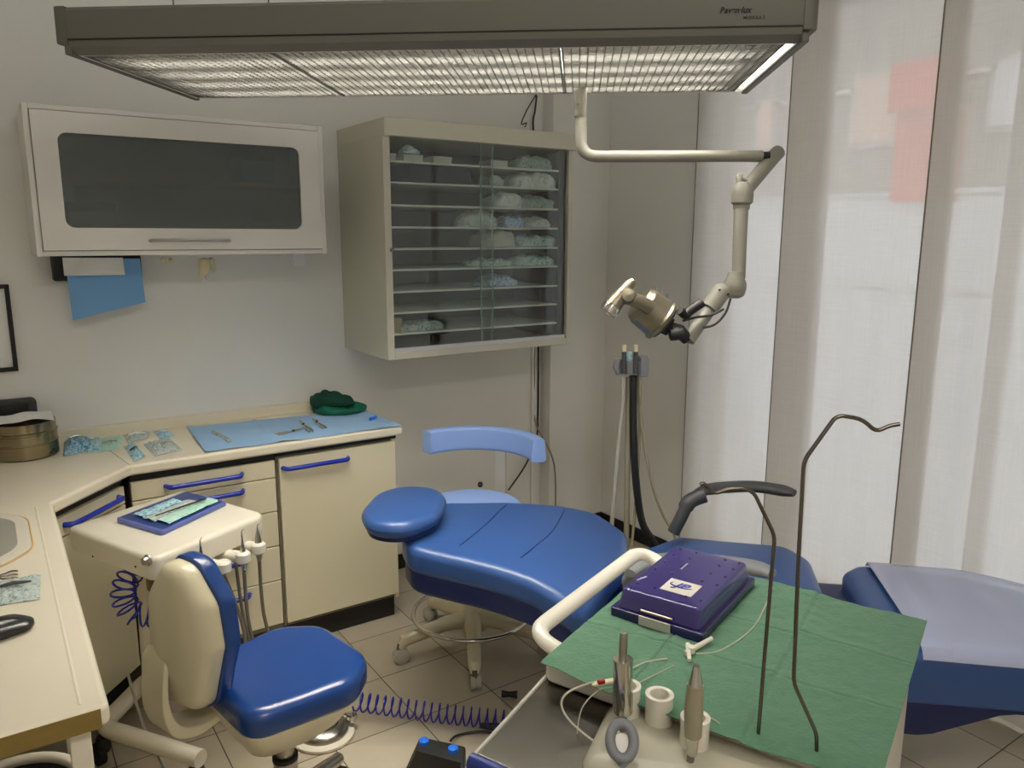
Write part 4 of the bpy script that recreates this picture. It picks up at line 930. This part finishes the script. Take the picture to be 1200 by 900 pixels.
# footrest
lo = rpoly([(.60, -.44), (1.02, -.43), (1.18, -.33), (1.22, -.12), (1.16, .03), (.96, .15), (.66, .17), (.60, .10)], [.05, .12, .15, .15, .15, .2, .06, .05], 7, sub=.04)
lw = lambda p: V((p.x, p.y-.02, p.z))
fr_ = build('footrest', MB().pad(lo, .38, .535, .035, .006, lw, rb=.012, k=6), M['leather'], dcg)
build('footrest_skirt', MB().pad([V((.9, -.14))+(p-V((.9, -.14)))*.985 for p in lo], .28, .42, .02, 0, lambda p: V((p.x, p.y-.02, p.z+.09*max(0, min(1, (p.x-.72)/.2))*max(0, (.42-p.z)/.14))), rb=.01), M['navy'], dcg)
def cov(u, v):
    x = .69+.47*u; w0, w1 = -.45, .145-.10*max(0, (u-.55)/.45)**1.5
    y = w0+(w1-w0)*v; e = 0
    z = .5425+.006*(1-(2*v-1)**4)*.5+.0015*sin(u*24)*sin(v*3)
    if v < .04: z -= .03*(1-v/.04); y -= .01
    if v > .97: z -= .02*(v-.97)/.03
    return V((x, y, z+.0045))
cv = thing('plastic_cover', 'clear plastic cover sheet over the blue footrest of the chair', 'cover', CO, CA, world=False)
build('cover_film', MB().sheet(cov, 40, 40, .001), M['cover'], cv)
fw_ = MB(); 
def fold(u, v): p = cov(.0+.17*u, v); p.z += .0016; return p
build('folded_edge', MB().sheet(fold, 6, 30, .0008), M['cover'], cv)
# hinge link between seat and footrest, pedestal
build('footrest_link', MB().box(.46, .66, -.06, .08, .40, .46).pad(rpoly([(.48, -.2), (.66, -.2), (.66, .12), (.48, .12)], .03), .38, .47, .02, 0), M['navy'], dcg, bev=.01)
build('back_link', MB().box(-.30, .02, -.1, .1, .42, .5), M['navy'], dcg, bev=.01)
build('pedestal', MB().pad(rpoly([(.05, -.15), (.40, -.15), (.40, .15), (.05, .15)], .06, 5), .05, .42, .03), M['offwhite'], dcg)
build('base_plate', MB().pad(rpoly([(-.15, -.26), (.62, -.26), (.62, .26), (-.15, .26)], .1, 6), .0, .055, .02, rb=.002), M['offwhite'], dcg)
# armrests
Rc = Matrix.Rotation(CA, 4, 'Z'); Mi = (Matrix.Translation(CO)@Rc).inverted()
def cl_(px, py, z): return Mi@onz(px, py, z)
def armrest(P_, z, name='armrest'):
    pts = [cl_(*p, z) for p in P_]; mb = MB()
    pts = spl(pts, 5); n = len(pts); mb.tube(pts, [.015+.018*min(1, 4*min(i, n-1-i)/(n-1)+.25) for i in range(n)], 16, flat=.6)
    return mb
far = armrest([(818, 577), (840, 572), (880, 570), (912, 574), (931, 578)], .755)
ap = [cl_(826, 580, .755), cl_(808, 588, .73), cl_(799, 605, .68), cl_(789, 624, .62)]
far.tube(spl(ap, 5), [.027]*8+[.022]*(len(spl(ap, 5))-8), 12)
build('armrest', far, M['dgrey'], dcg)
near = armrest([(738, 672), (755, 660), (800, 656), (860, 661), (890, 667), (905, 673)], .70)
p0 = cl_(745, 668, .70); near.tube(spl([p0, p0+V((-.02, .04, -.06)), p0+V((.02, .06, -.16))], 5), .02, 12)
build('armrest', near, M['grey'], dcg)

# ================================================================== HOSE HOLDER POST
hb = onz(739, 640, .45); T1 = (hb-CAM).dot(FH)
hb = V((2.08, 2.12, 0))
def hv(x, y, o=0): return onv(x, y, hb+FH*o)
hk = (hv(740, 425)-CAM).length/F
ho_ = thing('hose_stand', 'grey hose holder on a beige post behind the dental chair', 'hose stand', (hb.x, hb.y, 0))
build('post', MB().tube([hv(737, 442), (hv(737, 600).x, hv(737, 600).y, .0)], .011, 12), M['cable'], ho_)
build('post_foot', MB().lathe((hv(737, 600).x, hv(737, 600).y, 0), [(.09, 0), (.09, .015), (.03, .03)], 24), M['lgrey'], ho_)
hm = MB().obox(hv(741, 430), (.085, .045, .05), Matrix.Rotation(_a-pi/2, 3, 'Z')).obox(hv(754, 429), (.034, .06, .075), Matrix.Rotation(_a-pi/2, 3, 'Z')).tube([hv(725, 420), hv(722, 430), hv(726, 438)], .014, 12)
build('holder_head', hm, M['grey'], ho_, bev=.005)
for px in (731.5, 745):
    build('tip_socket', MB().tube([hv(px, 438, -.03), hv(px, 412, -.03)], [.011, .009], 12), M['dgrey'], ho_)
    build('suction_tip', MB().tube([hv(px, 412, -.03), hv(px, 404, -.03)], [.0075, .0085], 12), M['latex'], ho_)
build('blue_tip', MB().tube([hv(737, 412), hv(737, 422)], [.012, .015], 10), M['pouchblue'], ho_)
def hose(pts, r, m, o, name):
    build(name, MB().tube(spl([hv(*p, o) for p in pts], 8), r, 10), M[m], ho_)
hose([(731, 436), (730, 470), (724, 530), (720, 580), (716, 625)], .0085, 'lgrey', -.02, 'corrugated_hose')
hose([(742, 440), (742, 500), (745, 560), (752, 610), (765, 634), (775, 650)], .015, 'rubber', -.01, 'black_hose')
hose([(750, 438), (752, 500), (765, 570), (778, 605), (790, 626), (793, 650)], .006, 'cable', -.02, 'beige_hose')
hose([(748, 438), (749, 520), (744, 600), (740, 640)], .006, 'cable', .0, 'beige_hose')
build('cable_tie', MB().tube([hv(738, 535), hv(744, 536), hv(750, 533)], .003, 6), M['lgrey'], ho_)

# ================================================================== DENTIST UNIT (nearest)
TA = rad(22.5); TX = V((cos(TA), sin(TA), 0)); TY = V((sin(TA), -cos(TA), 0)); TO = V((.848, 1.101, 0))
def tl(a, b, z): return TO+TX*a+TY*b+V((0, 0, z))
ut = thing('dentist_unit', 'beige dentist unit table in the foreground with steel side tray and hose guides', 'dental unit', tl(.25, .3, 0))
def tpad(o, z0, z1, r, rb=None, crown=0): return MB().pad(o, z0, z1, r, crown, lambda p: tl(p.x, p.y, p.z), rb=rb)
def crev(o): return o[::-1] if False else o
tb = rpoly([(-.015, -.02), (.55, -.02), (.56, .575), (-.02, .575)], .02, 5)
build('table_top', tpad(tb, .80, .845, .012, .01), M['milk'], ut)
build('body', tpad(rpoly([(.10, .12), (.545, .12), (.545, .565), (.04, .565)], .03, 5), .16, .80, .01), M['milk'], ut)
build('plinth', tpad(rpoly([(.14, .16), (.50, .16), (.50, .52), (.1, .52)], .03, 5), .0, .16, .01), M['lgrey'], ut)
hp = [tl(.03, -.01, .862), tl(.045, -.062, .862), tl(.10, -.105, .862), tl(.5, -.085, .862), tl(.56, -.04, .862), tl(.565, .05, .84)]
hp = [tl(.05, .04, .82), tl(.03, -.075, .862), tl(.555, -.07, .862), tl(.53, .05, .82)]
build('handle_bar', MB().tube(fillet(hp, .06, 8), .018, 14, flat=.8), M['milk'], ut)
st = [(-.262, .0), (.045, -.025), (.045, .30), (-.262, .33)]
sp = build('side_tray', MB().add([tl(a, b, z) for z in (.788, .80) for a, b in st], [(0, 1, 2, 3), (4, 7, 6, 5), (0, 4, 5, 1), (1, 5, 6, 2), (2, 6, 7, 3), (3, 7, 4, 0)]), mat('tray_steel', (112, 108, 100), .24, 1, var=.2, scale=5), ut, bev=.003)
build('side_tray_lip', MB().tube([tl(-.265, .0, .80), tl(.045, -.026, .80)], .004, 8), M['lgrey'], sp)
build('bumper', MB().tube([tl(-.268, -.006, .788), tl(-.268, .34, .788)], .014, 12), M['dblue'], sp)
# instrument holder: translucent apron with sockets
ap_ = MB().pad(rpoly([(-.205, .16), (.0, .12), (.0, .62), (-.215, .66)], .035, 6, sub=.03), .42, .822, .035, .004, lambda p: tl(p.x, p.y, p.z), rb=.01)
build('holder_apron', ap_, M['frost'], ut)
def zc(px, py, z): return onz(px, py, z)
cups = [(735, 803), (773, 813), (815, 840)]
for i, (px, py) in enumerate(cups):
    c = zc(px, py, .875); gap = .9 if i == 1 else 0
    prof_ = [(.019, -.075), (.024, -.06), (.0235, -.01), (.0245, .0), (.0205, .002), (.0165, .0), (.016, -.04)]
    build('instrument_cup', MB().lathe(c, prof_, 28, cap=False), M['milk'], ut)
    build('cup_arm', MB().lathe(c-V((0, 0, .078)), [(.031, 0), (.028, .008), (.024, .02)], 20), M['milk'], ut)
rc_ = zc(729, 868, .822); 
rc_ = zc(729, 868, .852); rw_ = (V((0, 0, .8))+FH*.6)
build('ring_guide', MB().tube([rc_+RT*(.019*cos(a))+rw_*(.026*sin(a)) for a in [2*pi*i/32 for i in range(32)]], .0085, 10, closed=True), M['grey'], ut)
build('ring_socket', MB().lathe(rc_-V((0, 0, .006)), [(.016, 0), (.016, .003)], 24, axis=rw_.cross(RT)), M['white'], ut)
build('ring_stem', MB().tube([rc_-rw_*.026, rc_-rw_*.026-V((0, 0, .03))], .008, 10), M['grey'], ut)
build('guide_tongue', MB().tube([zc(777, 826, .83), zc(774, 850, .83)], .004, 8), M['amber'], ut)
# hose guide rods
def rod(pts, label_base, r=.0031, b=None):
    return MB().tube(fillet([onv(x, y, label_base) for x, y in pts], .012, 3), r, 10)
b1 = zc(888, 869, .835); b2 = zc(957, 893, .83)
build('hose_guide', rod([(888, 868), (895, 780), (908, 628), (884, 578), (873, 572), (852, 573), (838, 579), (824, 566), (820, 568)], b1), M['steeld'], ut)
build('hose_guide', rod([(957, 905), (957, 860), (930, 800), (936, 650), (942, 540), (978, 490), (986, 487), (1010, 491), (1027, 506), (1042, 499), (1054, 497)], b2), M['steeld'], ut)

# handpieces in the front holder
def hpv(pts, base, rs, m, name, par, seg=18):
    return build(name, MB().tube([onv(x, y, base) for x, y in pts], rs, seg), M[m], par)
hbse = zc(731, 815, .875)-FH*.02; kk = (hbse-CAM).length/F
t = thing('suction_handpiece', 'chrome cylindrical handpiece standing in the front holder at left', 'handpiece', hbse-V((0, 0, .05)), group='handpieces of the front unit')
hpv([(730, 834), (730, 772)], hbse, [10.3*kk, 10.6*kk], 'chrome', 'sleeve', t); hpv([(730, 773), (731, 745), (731, 741)], hbse, [4.4*kk, 4.4*kk, 3.4*kk], 'steel', 'nozzle', t)
hpv([(730, 843), (730, 833)], hbse, [4*kk, 4*kk], 'rubber', 'collar', t); hpv([(727, 905), (729, 870), (730, 842)], hbse, [4*kk]*3, 'hose', 'hose', t)
hb2 = zc(814, 850, .875)-FH*.02; kk = (hb2-CAM).length/F
t = thing('turbine_handpiece', 'beige tapered handpiece with metal nose in the front holder at right', 'handpiece', hb2-V((0, 0, .05)), group='handpieces of the front unit')
hpv([(812, 862), (813, 830), (815, 802)], hb2, [9*kk, 10*kk, 8.5*kk], 'cable', 'body', t); hpv([(815, 803), (816, 786), (816, 780)], hb2, [7.8*kk, 4.6*kk, 3.6*kk], 'chrome', 'nose', t)
hpv([(811, 884), (812, 861)], hb2, [5*kk, 7*kk], 'chrome', 'connector', t); hpv([(806, 910), (810, 884)], hb2, [4*kk]*2, 'hose', 'hose', t)

# green crepe sheet on the table
gq = [(-.03, -.0), (.33, -.032), (.568, .256), (.568, .41), (.535, .585), (-.02, .57), (-.035, .5), (-.06, .33), (-.055, .18)]
def gs(u, v):
    # u along b, v along a
    b_ = -.012+.595*u; a_ = -.035+.602*v
    a_ += (-.022*sin(pi*u) if v < .1 else 0)*(1-v*10 if v < .1 else 0)
    z = .848+.0024*noise.noise(V((u*7, v*7, 0)))+.0016*noise.noise(V((u*22, v*22, 4)))
    e1, e2 = .64-.03*(v-.5), .29-.02*(v-.5)
    z += .0065/(1+math.exp((u-e1)/.0022))+.003*math.exp(-((u-e1-.02)/.02)**2)
    z += -.0035*math.exp(-((u-e2)/.0035)**2)+.003*math.exp(-((u-e2)/.03)**2)
    for c_ in (.33+.05*(u-.5), .62-.04*(u-.5)+(.05 if u > e1 else 0)): z += -.0028*math.exp(-((v-c_)/.0035)**2)+.0022*math.exp(-((v-c_)/.03)**2)
    if a_ < -.012: z -= (-.012-a_)*.12
    if u < .03 and v > .55: a_ -= 0
    return tl(a_, b_, z)
single('green_sheet', MB().sheet(gs, 260, 170, .0008), M['green'], 'green crepe paper sheet covering the foreground unit table', 'sheet')

# purple instrument box
zb = .853
bq = [onz(*p, zb+.0) for p in ((714, 722), (823, 756), (886, 688))]
U1 = (bq[1]-bq[0]); U1.z = 0; w1 = U1.length; U1.normalize(); U2 = V((-U1.y, U1.x, 0)); w2 = .325
BO = bq[0]
def pbx(x, y, z): return BO+U1*x+U2*y+V((0, 0, z))
w1 = min(w1, .215)
px_ = thing('instrument_box', 'purple translucent lidded instrument box on the green sheet', 'box', pbx(w1/2, w2/2, 0))
def bxp(x0, x1, y0, y1, z0, z1, r, cr, taper=0):
    o = rpoly([(x0, y0), (x1, y0), (x1, y1), (x0, y1)], cr, 5, sub=.03); cx, cy = (x0+x1)/2, (y0+y1)/2
    return MB().pad(o, z0, z1, r, 0, lambda p: pbx(cx+(p.x-cx)*(1-taper*(p.z-z0)/(z1-z0)), cy+(p.y-cy)*(1-taper*(p.z-z0)/(z1-z0)), p.z), rb=.001)
build('base_tray', bxp(0, w1, 0, w2, 0, .022, .003, .008), M['purpled'], px_)
build('lid', bxp(.010, w1-.010, .010, w2-.008, .0225, .062, .006, .014, .07), M['purple'], px_)
lt = .0625
build('logo_plate', MB().add([pbx(x, y, z) for z in (lt-.0003, lt+.0006) for x, y in ((.085, .062), (.155, .062), (.155, .125), (.085, .125))], [(0, 3, 2, 1), (4, 5, 6, 7), (0, 1, 5, 4), (1, 2, 6, 5), (2, 3, 7, 6), (3, 0, 4, 7)]), mat('label_plate', (215, 208, 196), .4), px_)
text('logo', 'JP', .034, pbx(.106, .088, lt+.0008), U1, U2, M['blueink'], px_, bold=.0012, shear=.3)
build('logo_swoosh', MB().tube([pbx(.120+.026*cos(a), .100+.011*sin(a), lt+.001) for a in [rad(150+10*i) for i in range(20)]], [.0006+.0014*sin(pi*i/19) for i in range(20)], 6), M['blueink'], px_)
text('lettering', 'steribox', .009, pbx(.03, .07, lt+.0006), U1*.3+U2, -U1+U2*.3, M['whiteink'], px_)
text('lettering', 'instruments', .008, pbx(.085, .18, lt+.0006), U2, -U1, M['whiteink'], px_)
for x in (.035, .075, .145, .178):
    for y in (.03, .06, .15, .2, .25, .29): build('vent_hole', MB().lathe(pbx(x, y, lt-.0005), [(.0028, 0), (.0028, .0012)], 8), M['ink'], px_)
build('latch', MB().add([pbx(x, y, z) for z in (.004, .024) for x, y in ((.07, -.005), (.14, -.005), (.14, .0), (.07, .0))], [(0, 3, 2, 1), (4, 5, 6, 7), (0, 1, 5, 4), (1, 2, 6, 5), (2, 3, 7, 6), (3, 0, 4, 7)]), M['lgrey'], px_, bev=.001)
build('latch_bar', MB().tube([pbx(.07, .006, .031), pbx(.14, .006, .031)], .003, 8), M['gold'], px_)
# stopcock and tubing
t = thing('stopcock', 'white plastic stopcock lying on the green sheet by the purple box', 'stopcock', onz(812, 762, .855))
s0, s1 = onz(803, 766, .86), onz(834, 748, .866)
build('valve_body', MB().tube([s0, s1], [.006, .0045], 10).tube([onz(806, 755, .866), onz(808, 774, .86)], [.005, .004], 8).lathe(onz(810, 762, .862), [(.008, -.004), (.008, .008)], 12), M['milk'], t)
build('tube', MB().tube(spl([onz(816, 766, .858), onz(845, 762, .857), onz(880, 738, .857), onz(897, 710, .857), onz(905, 688, .86)]), .0016, 6), M['frost'], t)
t = thing('iv_line', 'thin clear tubing with a red marked clip looping over the front holder', 'tubing', onz(700, 800, .86))
LPT = [(782, 772, .858), (758, 776, .857), (735, 786, .862), (716, 796, .868), (690, 801, .87), (665, 812, .865), (658, 826, .85), (668, 845, .83), (695, 868, .805), (716, 880, .80)]
build('line', MB().tube(spl([onz(*p) for p in LPT]), .002, 6), M['frost'], t)
build('second_line', MB().tube(spl([onz(*p) for p in ((790, 780, .857), (765, 792, .858), (742, 803, .87), (718, 806, .87), (700, 810, .862), (682, 830, .84), (676, 860, .80))]), .0012, 6), M['frost'], t)
build('clip', MB().tube([onz(694, 803, .87), onz(702, 801, .87), onz(716, 798, .87), onz(722, 797, .87)], [.003, .007, .0065, .004], 8, flat=.6), M['latex'], t)
build('red_mark', MB().tube([onz(701, 799.5, .876), onz(708, 798, .876)], [.0045, .0045], 8), M['red'], t)
build('thin_loop', MB().tube(spl([onz(*p) for p in ((827, 838, .86), (845, 850, .85), (852, 870, .82))]), .0013, 6), M['frost'], t)

# ================================================================== FLOOR THINGS
fp_ = thing('foot_pedal', 'black foot pedal box with two blue buttons on the floor', 'foot pedal', onz(510, 885, 0))
pq = [onz(*p, .05) for p in ((477, 868), (462, 905), (530, 925), (547, 872))]; pq = [onz(492, 862, .05), onz(474, 902, .05), onz(540, 925, .05), onz(546, 874, .05)]
po2 = [(p.x, p.y) for p in pq]
build('housing', MB().pad(rpoly(po2, .012, 4), .0, .05, .008, rb=.002), M['rubber'], fp_)
c4 = sum(pq, V((0, 0, 0)))/4
build('tread_plate', MB().prism([tuple((a*.88+c4*.12)[:2]) for a in (pq[0]*.55+pq[1]*.45, pq[1], pq[2], pq[3]*.55+pq[2]*.45)], .0503, .053), M['steeld'], fp_)
for px, py in ((497, 871), (531, 880)):
    build('button', MB().lathe(onz(px, py, .05), [(.017, 0), (.016, .012), (.006, .016)], 18), M['button'], fp_)
build('cable', MB().tube(spl([onz(528, 868, .04), onz(535, 862, .01), onz(555, 858, .008), onz(572, 858, .01), onz(590, 862, .01)]), .004, 6), M['rubber'], fp_)
cp = thing('coiled_cord', 'blue coiled cord stretched above the floor tiles', 'cord', onz(500, 850, .03))
c0_, c1_ = onz(417, 822, .06), onz(612, 846, .045)
build('coil', MB().tube(helix([c0_, c0_.lerp(c1_, .5)+V((0, 0, -.006)), c1_], .031, 21), .0032, 6), M['coil'], cp)
build('plug', MB().tube([c1_+V((-.02, 0, -.012)), onz(578, 852, .025), onz(562, 850, .03)], [.012, .014, .008], 10), M['rubber'], cp)
for i, (a, b) in enumerate((((588, 813), (606, 814)),)):
    single('black_connector', MB().tube([onz(*a, .016), onz((a[0]+b[0])/2, (a[1]+b[1])/2, .016), onz(*b, .016)], [.013, .009, .014], 12), M['rubber'], 'small black connector on the floor beside the unit tray', 'connector')
tc_ = thing('floor_hose', 'thin beige hoses on the floor under the operator stool', 'hose', (.35, 2.0, 0))
build('hose', MB().tube(spl([onz(205, 868, .05), onz(212, 880, .01), onz(240, 905, .006), onz(300, 930, .006)]), .005, 8), M['lgrey'], tc_)
build('hose', MB().tube(spl([onz(150, 790, .2), onz(168, 850, .05), onz(185, 880, .01), onz(200, 920, .006)]), .005, 8), M['lgrey'], tc_)

# ================================================================== LIGHT
wd = bpy.data.worlds.new('world'); SC.world = wd; wd.use_nodes = True
bg = wd.node_tree.nodes['Background']; bg.inputs[0].default_value = (.94, .965, 1.0, 1); bg.inputs[1].default_value = 4.9
# unseen fill light added behind the camera to brighten the room
cl2 = thing('added_fill_light', 'white rectangular fill light added on the ceiling behind the camera', 'lamp', (.1, -.7, ZC))
build('casing', MB().box(-.42, 1.0, -.9, -.5, ZC-.06, ZC-.001), M['white'], cl2, bev=.005)
build('diffuser', MB().box(-.40, .98, -.88, -.52, ZC-.066, ZC-.0602), emit('fill_light_glow', (255, 249, 240), 15), cl2)

vs_ = SC.view_settings; vs_.view_transform = 'Standard'; vs_.look = 'None'; vs_.gamma = 1; vs_.exposure = .36; vs_.use_curve_mapping = False
SC.cycles.max_bounces = 8; SC.cycles.diffuse_bounces = 4; SC.cycles.glossy_bounces = 3; SC.cycles.transparent_max_bounces = 16; SC.cycles.transmission_bounces = 4
SC.cycles.caustics_reflective = False; SC.cycles.caustics_refractive = False; SC.cycles.sample_clamp_indirect = 4
SC.cycles.use_denoising = True
for o in list(bpy.data.objects):
    if '_w' in o: del o['_w']
